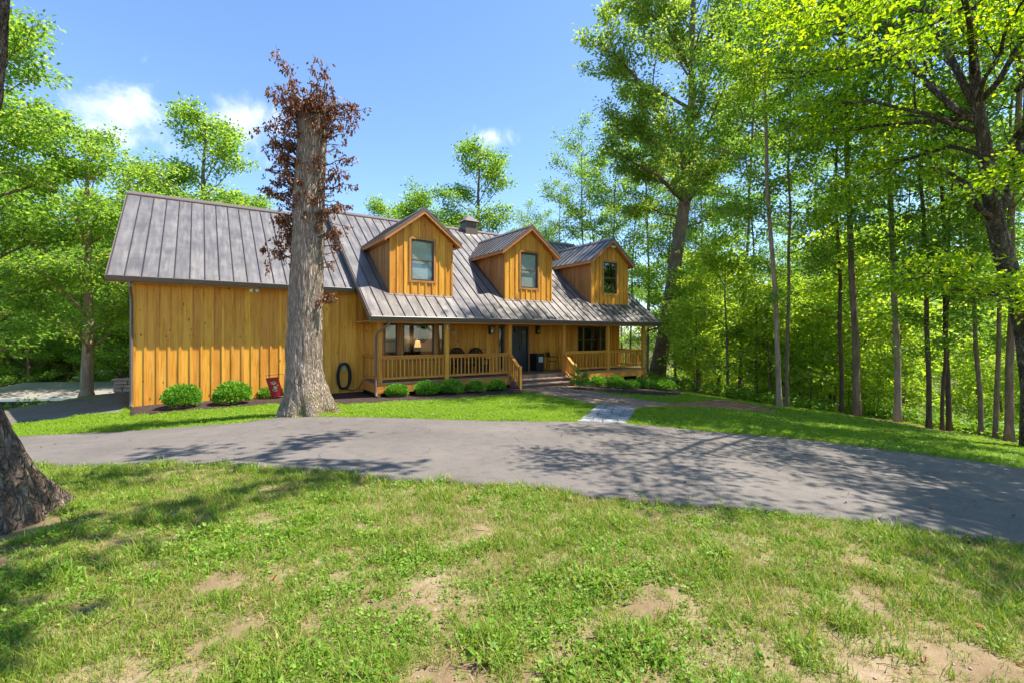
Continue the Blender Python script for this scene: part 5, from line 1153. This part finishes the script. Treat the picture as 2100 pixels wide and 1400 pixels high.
lim = [(ll((-3.9, 3.75, 8.4), (-2, 4.2, 9.2), (0, 5.2, 9.8), (1.4, 6.4, 10.1), (2.4, 7.2, 10.4)), [.14, .11, .08, .05, .015]), (ll((-3.9, 3.75, 9.0), (-2.2, 3.9, 9.7), (-.2, 4.0, 10.0), (2.0, 3.9, 10.2)), [.14, .1, .07, .02]),
       (ll((-3.9, 3.75, 8.0), (-2.4, 2.4, 9.0), (-.6, 1.2, 9.8)), [.12, .08, .02]), (ll((-3.9, 3.75, 9.5), (-4.5, 1.8, 10.6), (-5, .2, 11.4)), [.12, .08, .02])]
ft = make_tree(71, 11.5, .25, 9.5, 2.2, 6, 5200, .19, None, trunk=tp, trad=[.30, .27, .23, .18, .1, .03], limbs=lim, bark='bark_big', center=(0, 0, .3), spread=.2)
newobj('limbs', ft[0], None, shade); newobj('crown', ft[1], None, shade)

# ------------------------------------------------------------------ shrubs
def shrub_mesh(seed, n=2600):
    g = np.random.default_rng(seed); d = nrm(g.normal(0, 1, (n, 3))); d[:, 2] = np.abs(d[:, 2]) * 1.3 - .62; d = nrm(d)
    bump = .78 + .44 * fbm(np.arctan2(d[:, 1], d[:, 0]) * 1.6, d[:, 2] * 2.2, 1.4, seed); rad = bump * (g.random(n) ** .22); pos = d * rad[:, None] * np.array([.38, .38, .27]) + np.array([0, 0, .235])
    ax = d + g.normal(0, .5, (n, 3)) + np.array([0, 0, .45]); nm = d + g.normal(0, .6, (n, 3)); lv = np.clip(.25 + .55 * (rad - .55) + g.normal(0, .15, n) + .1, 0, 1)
    m = MB()
    for k in range(7):
        a = k * .9; m.tube([(0, 0, -.05), (.05 * math.cos(a), .05 * math.sin(a), .1), (.2 * math.cos(a), .2 * math.sin(a), .32)], [.014, .011, .004], 4)
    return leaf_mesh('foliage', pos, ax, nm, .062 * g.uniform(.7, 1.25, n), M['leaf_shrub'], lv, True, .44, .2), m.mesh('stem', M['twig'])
SH = [shrub_mesh(k) for k in (1, 2, 3)]
def shrub(px, py, wpx, label, k, group):
    x, y, z = hit(px, py); s = wpx * y / FPX / .80
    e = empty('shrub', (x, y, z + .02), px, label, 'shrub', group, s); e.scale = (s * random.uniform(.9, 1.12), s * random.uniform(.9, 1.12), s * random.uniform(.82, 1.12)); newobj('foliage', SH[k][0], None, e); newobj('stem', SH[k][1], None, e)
for i, (px, py, w, lab) in enumerate(((374, 836, 66, 'round green shrub nearest the garage corner downspout'), (477, 829, 64, 'round green shrub in the middle of the garage wall bed'), (556, 817, 44, 'small round shrub half hidden behind the red garden flag'))): shrub(px, py, w, lab, i % 3, 'shrubs along the garage wall')
for i, (px, py, w, lab) in enumerate(((814, 814, 46, 'round shrub next to the left porch corner post'), (876, 811, 48, 'second shrub from the left porch corner post'), (926, 808, 50, 'round shrub in the middle of the left porch bed'), (975, 805, 44, 'shrub second from the stairs in the left porch bed'), (1018, 801, 40, 'shrub nearest the stairs in the left porch bed'))): shrub(px, py, w, lab, (i + 1) % 3, 'shrubs before the left porch railing')
for i, (px, py, w, lab) in enumerate(((1227, 794, 36, 'shrub next to the young plant in the right porch bed'), (1262, 796, 40, 'second shrub from the young plant in the right porch bed'), (1294, 798, 34, 'yellowish shrub in the middle of the right porch bed'), (1327, 797, 38, 'second shrub from the far end of the right porch bed'), (1364, 801, 42, 'shrub at the far end of the right porch bed'))): shrub(px, py, w, lab, i % 3, 'shrubs before the right porch railing')
yp = make_tree(81, 1.05, .012, .15, .34, 10, 2200, .10, lambda t: .8 + .4 * t, leaf='leaf_shrub', bark='twig', near=True, spread=.05)
x, y, z = hit(1188, 797); plant_tree(yp, 'young_plant', (x, y, z), 0, .5, 'young upright leafy plant beside the right stair post', 'plant')

# ------------------------------------------------------------------ outbuildings, low wall on the left
def outbuilding(pxa, pxb, pye, pyr, Y0_, Y1_, label, wallh=3.0):
    A, B = at(pxa, pye, Y0_), at(pxb, pye, Y0_ + 1.0); C = at(pxa, pyr, Y1_); zr = C.z; ze = A.z; d = (B - A); d.z = 0; d.normalize(); nrm_ = Vector((-d.y, d.x, 0)); L = (B - A).length; dep = (Y1_ - Y0_)
    o = empty('outbuilding', (A.x, A.y, 0), math.atan2(d.y, d.x), label, 'building')
    put(MB().prism([(.3, ze - wallh), (2 * dep - .3, ze - wallh), (2 * dep - .3, ze - .05), (dep, zr - .12), (.3, ze - .05)], .2, L - .2, 'yz'), 'wall', M['greenwall'], o)
    n = int(L / .9); sl = (zr - ze) / dep
    for i in range(n):
        a, b = i * L / n, (i + 1) * L / n
        for s in (0, 1):
            f = (lambda v: v) if s == 0 else (lambda v: 2 * dep - v); put(MB().prism([(f(0), ze), (f(dep), zr), (f(dep), zr + .05), (f(0), ze + .05)], a + .004, b - .004, 'yz'), 'roof_panel', M['farroof'], o)
    put(MB().box(0, L, -.06, .0, ze - .12, ze + .03), 'fascia', M['white'], o)
    for i in range(int(L / .5)): put(MB().box(i * .5 + .25, i * .5 + .29, .26, .30, ze - wallh, ze - .1), 'siding_rib', M['greenwall'], o)
outbuilding(-120, 205, 820, 785, 26, 31, 'low outbuilding with pale metal roof and dark green wall below the side driveway')
outbuilding(150, 330, 772, 757, 40, 44, 'grey-roofed shed far down behind the tree by the side driveway')
def low_wall():
    b0 = hit(232, 806); o = empty('stone_wall', b0, R(25), 'low stone wall with flat capstones behind the garage corner', 'wall'); r = random.Random(2); z = -.3
    for row in range(5):
        x = 0
        while x < 2.6:
            w = r.uniform(.25, .5); put(MB().box(x + .01, min(2.7, x + w) - .01, r.uniform(-.02, .02), .35, z + .01, z + .16), 'stone', M['stone'], o, bevel=.02); x += w
        z += .165
    x = -.05
    while x < 2.7: w = r.uniform(.5, .8); put(MB().box(x + .006, x + w - .006, -.06, .42, z, z + .08), 'capstone', M['stone'], o, bevel=.015); x += w
low_wall()
bp = [hp(214, 803), hp(238, 796), hp(262, 790)]; bq = [hp(224, 809), hp(245, 805), hp(264, 802)]
bk = drape_strip('brick_paving', resample(bq, 8), resample(bp, 8), M['bed'], .03, 6, wob=.0); lay(bq, bp, 8, 5, M['brickpath'], bk, 'brick', .05, .92)

# ------------------------------------------------------------------ grass, weeds, litter (instanced tufts)
def blade_clump(seed, n, h, spread, lean, w, segs=3, name='tuft', mat='grass'):
    g = np.random.default_rng(seed); V = []; Q = []; T = []; lv = []
    for b in range(n):
        a = g.uniform(0, 6.28); rr = spread * math.sqrt(g.random()); x, y = rr * math.cos(a), rr * math.sin(a); L = h * g.uniform(.55, 1.2); d = g.uniform(0, 6.28); ln = lean * g.uniform(.3, 1.3); wd = w * g.uniform(.7, 1.2); tone = np.clip(.45 + g.normal(0, .22), 0, 1); b0 = len(V)
        sx, sy = -math.sin(d), math.cos(d)
        for k in range(segs + 1):
            t = k / segs; off = ln * L * t ** 1.8; z = L * t * (1 - .35 * ln * t); ww = wd * (1 - t ** 1.5) / 2
            cx, cy = x + math.cos(d) * off, y + math.sin(d) * off
            if k < segs: V += [(cx - sx * ww, cy - sy * ww, z), (cx + sx * ww, cy + sy * ww, z)]; lv += [tone, tone]
            else: V.append((cx, cy, z)); lv.append(tone)
        for k in range(segs - 1): i = b0 + 2 * k; Q.append((i, i + 1, i + 3, i + 2))
        i = b0 + 2 * (segs - 1); T.append((i, i + 1, i + 2))
    return np_mesh(name, V, quads=Q, tris=T, mat=M[mat], attrs={'lv': lv})
def weed_clump(seed, n, r, size, h, width=.6):
    g = np.random.default_rng(seed); a = g.uniform(0, 6.28, n); rr = r * np.sqrt(g.random(n)); z = h * g.uniform(.3, 1, n); pos = np.stack([rr * np.cos(a), rr * np.sin(a), z], 1)
    ax = np.stack([np.cos(a), np.sin(a), g.uniform(-.1, .5, n)], 1) + g.normal(0, .4, (n, 3)); nm = np.array([0, 0, 1.]) + g.normal(0, .35, (n, 3)); return leaf_mesh('weed', pos, ax, nm, size * g.uniform(.6, 1.3, n), M['weed'], np.clip(g.normal(.5, .22, n), 0, 1), True, width, .12)
def tuft_collection(name, meshes):
    c = bpy.data.collections.new(name)
    for i, me in enumerate(meshes): c.objects.link(bpy.data.objects.new('%s_%02d' % (name, i), me))
    return c
def scatter_obj(name, P, rot, sc, idx, coll, label):
    me = bpy.data.meshes.new(name); me.vertices.add(len(P)); me.vertices.foreach_set('co', np.asarray(P, np.float32).ravel())
    a = me.attributes.new('rot', 'FLOAT_VECTOR', 'POINT'); a.data.foreach_set('vector', np.asarray(rot, np.float32).ravel())
    a = me.attributes.new('sc', 'FLOAT', 'POINT'); a.data.foreach_set('value', np.asarray(sc, np.float32)); a = me.attributes.new('idx', 'INT', 'POINT'); a.data.foreach_set('value', np.asarray(idx, np.int32))
    o = newobj(name, me); o['kind'] = 'stuff'; o['label'] = label
    nt = bpy.data.node_groups.new(name, 'GeometryNodeTree'); nt.interface.new_socket('Geometry', in_out='INPUT', socket_type='NodeSocketGeometry'); nt.interface.new_socket('Geometry', in_out='OUTPUT', socket_type='NodeSocketGeometry')
    N = nt.nodes; gi = N.new('NodeGroupInput'); go = N.new('NodeGroupOutput'); ip = N.new('GeometryNodeInstanceOnPoints'); ci = N.new('GeometryNodeCollectionInfo'); ci.inputs['Collection'].default_value = coll; ci.inputs['Separate Children'].default_value = True; ci.inputs['Reset Children'].default_value = True
    ip.inputs['Pick Instance'].default_value = True
    def attr(n, t): x = N.new('GeometryNodeInputNamedAttribute'); x.data_type = t; x.inputs['Name'].default_value = n; return x.outputs[0]
    nt.links.new(gi.outputs[0], ip.inputs['Points']); nt.links.new(ci.outputs[0], ip.inputs['Instance']); nt.links.new(attr('rot', 'FLOAT_VECTOR'), ip.inputs['Rotation']); nt.links.new(attr('sc', 'FLOAT'), ip.inputs['Scale']); nt.links.new(attr('idx', 'INT'), ip.inputs['Instance Index']); nt.links.new(ip.outputs[0], go.inputs[0])
    md = o.modifiers.new('scatter', 'NODES'); md.node_group = nt; return o
def blocked(x, y):
    b = inpoly(x, y, DRIVE) | inpoly(x, y, SIDE)
    for P in BEDS + PATH: b |= inpoly(x, y, P)
    u = (x - HX) * HC + (y - HY) * HS; v = -(x - HX) * HS + (y - HY) * HC
    b |= (u > -6.5) & (u < .4) & (v > 2.3) & (v < 12) | (u > .2) & (u < 14.5) & (v > .5) & (v < 12) | (u > 6.2) & (u < 8.95) & (v > -1.1) & (v < .6)
    b |= np.hypot(x - sb.x, y - sb.y) < .55; b |= np.hypot(x - lb.x, y - lb.y) < .32
    return b
TUFT = tuft_collection('tuft', [blade_clump(1, 12, .07, .05, .7, .0048), blade_clump(2, 15, .055, .06, .9, .0042), blade_clump(3, 12, .10, .035, 1.0, .005), blade_clump(4, 18, .04, .07, .9, .004), blade_clump(5, 10, .055, .05, 1.4, .0042, mat='straw'), weed_clump(6, 12, .045, .019, .035), weed_clump(7, 18, .06, .016, .04), weed_clump(8, 9, .045, .024, .025, .75), weed_clump(9, 10, .03, .038, .03, .42)])
LTUFT = tuft_collection('lawn_tuft', [blade_clump(11, 40, .062, .10, .7, .009, mat='lawn'), blade_clump(12, 48, .05, .12, .8, .009, mat='lawn'), blade_clump(13, 36, .07, .10, .9, .010, mat='lawn'), weed_clump(14, 16, .09, .035, .045)])
def vis(x, y): return np.abs(x) < y * 1.16 + .6
def foreground_grass():
    g = np.random.default_rng(5); n = 130000; Y = 1.05 + (7.2 - 1.05) * g.random(n) ** 1.15; X = (g.random(n) * 2 - 1) * (Y * 1.18 + .4); ok = ~blocked(X, Y - np.abs(g.normal(0, .055, n))); X, Y = X[ok], Y[ok]
    d = dirt_amount(X, Y); nn = fbm(X, Y, 2.2, 12); dens = (1 - d) ** 1.2 * np.clip(.05 + .85 * nn + .35 * (fbm(X, Y, 9.0, 33) - .5), 0, 1) * .80 + .03; keep = g.random(len(X)) < dens * np.clip(.45 + .12 * Y, 0, 1); X, Y, d = X[keep], Y[keep], d[keep]
    n = len(X); Z = gz(X, Y) + (fbm(X, Y, .9, 4) - .5) * .05 - .004; kind = fbm(X, Y, 1.1, 20); w = g.random(n)
    idx = np.where(w < np.clip(kind * 1.7 - .66, .03, .5), g.integers(5, 8, n), g.choice([0, 1, 1, 2, 3, 3, 4, 4], n)); idx = np.where(g.random(n) < .003, 8, idx)
    sc = g.uniform(.6, 1.25, n) * (1 - .35 * d) * (1 + .7 * np.clip((fbm(X, Y, 3.0, 51) - .55) / .2, 0, 1)); rot = np.stack([g.normal(0, .1, n), g.normal(0, .1, n), g.uniform(0, 6.28, n)], 1)
    scatter_obj('foreground_grass', np.stack([X, Y, Z], 1), rot, sc, idx, TUFT, 'patchy grass, clover and weeds growing through bare soil before the drive')
def lawn_grass():
    g = np.random.default_rng(6); n = 90000; Y = 7.0 + 18 * g.random(n); X = (g.random(n) * 2 - 1) * (Y * 1.16 + .5); pe = past_edge(X, Y); ok = ~blocked(X, Y) & (pe < .4) & (X > -17) & ~((Y > 16) & (X < -13)); X, Y = X[ok], Y[ok]
    u = (X - HX) * HC + (Y - HY) * HS; v = -(X - HX) * HS + (Y - HY) * HC; ok = v < 3; X, Y = X[ok], Y[ok]; p = .9 * np.clip(1.2 - past_edge(X, Y) * 0, 0, 1) * (.75 + .5 * fbm(X, Y, .8, 30)) * np.clip((np.hypot(X - sb.x, (Y - sb.y) * 1.0) - .45) / 1.3, .12, 1); keep = g.random(len(X)) < p * (1 - .93 * edge_strip(X, Y)); X, Y = X[keep], Y[keep]
    n = len(X); Z = gz(X, Y) + (fbm(X, Y, .9, 4) - .5) * .05 - .006
    scatter_obj('lawn_grass', np.stack([X, Y, Z], 1), np.stack([g.normal(0, .1, n), g.normal(0, .1, n), g.uniform(0, 6.28, n)], 1), g.uniform(.75, 1.25, n), g.choice([0, 0, 1, 1, 2, 3], n), LTUFT, 'mown green lawn between the drive and the house')
UNDER = tuft_collection('under', [weed_clump(31, 40, .35, .14, .35, .5), weed_clump(32, 60, .45, .12, .5, .45), weed_clump(33, 30, .3, .16, .25, .5), blade_clump(34, 30, .4, .25, .8, .02)])
def undergrowth():
    g = np.random.default_rng(9); n = 15000; Y = 12 + 42 * g.random(n) ** 1.3; X = (g.random(n) * 2.1 - 1) * (Y * 1.2); pe = past_edge(X, Y); u = (X - HX) * HC + (Y - HY) * HS; v = -(X - HX) * HS + (Y - HY) * HC
    ok = ((pe > .75) & (X > 6) & (v > -14) | ((X < -15) & (Y > 25) | (X < -19.5) & (Y > 17)) | (v > 13) & (X > -12)) & ~blocked(X, Y); X, Y = X[ok], Y[ok]; n = len(X); keep = g.random(n) < .35 + .6 * fbm(X, Y, .4, 40); X, Y = X[keep], Y[keep]; n = len(X)
    scatter_obj('undergrowth', np.stack([X, Y, gz(X, Y) - .02], 1), np.stack([g.normal(0, .1, n), g.normal(0, .1, n), g.uniform(0, 6.28, n)], 1), g.uniform(.6, 1.5, n), g.integers(0, 4, n), UNDER, 'low green undergrowth on the woodland floor')
def pebble(seed):
    g = np.random.default_rng(seed); bm = bmesh.new(); bmesh.ops.create_icosphere(bm, subdivisions=1, radius=.014)
    for v in bm.verts: v.co = Vector(v.co) * g.uniform(.75, 1.25); v.co.z *= .6
    me = bpy.data.meshes.new('pebble'); bm.to_mesh(me); bm.free(); me.materials.append(M['stone']); return me
def twig(seed):
    g = np.random.default_rng(seed); p = [(-.09, 0, .006)] + [(-.09 + .06 * k, g.uniform(-.015, .015), .006 + g.uniform(0, .008)) for k in (1, 2, 3)]; return MB().tube(p, [.003, .003, .0025, .0015], 4).mesh('twig', M['twig'])
LIT = tuft_collection('litter', [pebble(1), pebble(2), twig(3), twig(4)] + [leaf_mesh('litter', np.array([[0., 0, .006]]), np.array([[1., .2, .1 * k]]), np.array([[0., .2 * k, 1]]), np.array([.05 + .01 * k]), M['leaf_dead'], np.array([.35 + .25 * k]), True, .4, .3) for k in range(3)])
def litter():
    g = np.random.default_rng(10); n = 2600; Y = 1.2 + 9 * g.random(n) ** 1.3; X = (g.random(n) * 2 - 1) * (Y * 1.15); dr = inpoly(X, Y, DRIVE); keep = (dr & (g.random(n) < .07)) | (~dr & (Y < 6) & (g.random(n) < .55)); X, Y, dr = X[keep], Y[keep], dr[keep]; n = len(X)
    Z = gz(X, Y) + np.where(dr, .024, .004 + (fbm(X, Y, .9, 4) - .5) * .05); scatter_obj('leaf_litter', np.stack([X, Y, Z], 1), np.stack([g.normal(0, .25, n), g.normal(0, .25, n), g.uniform(0, 6.28, n)], 1), g.uniform(.4, .9, n), np.where(dr, g.integers(2, 7, n), g.choice([0, 0, 1, 1, 2, 2, 3, 3, 4, 5, 6], n)), LIT, 'scattered dry leaves on the soil and the drive')
foreground_grass(); lawn_grass(); undergrowth(); litter()
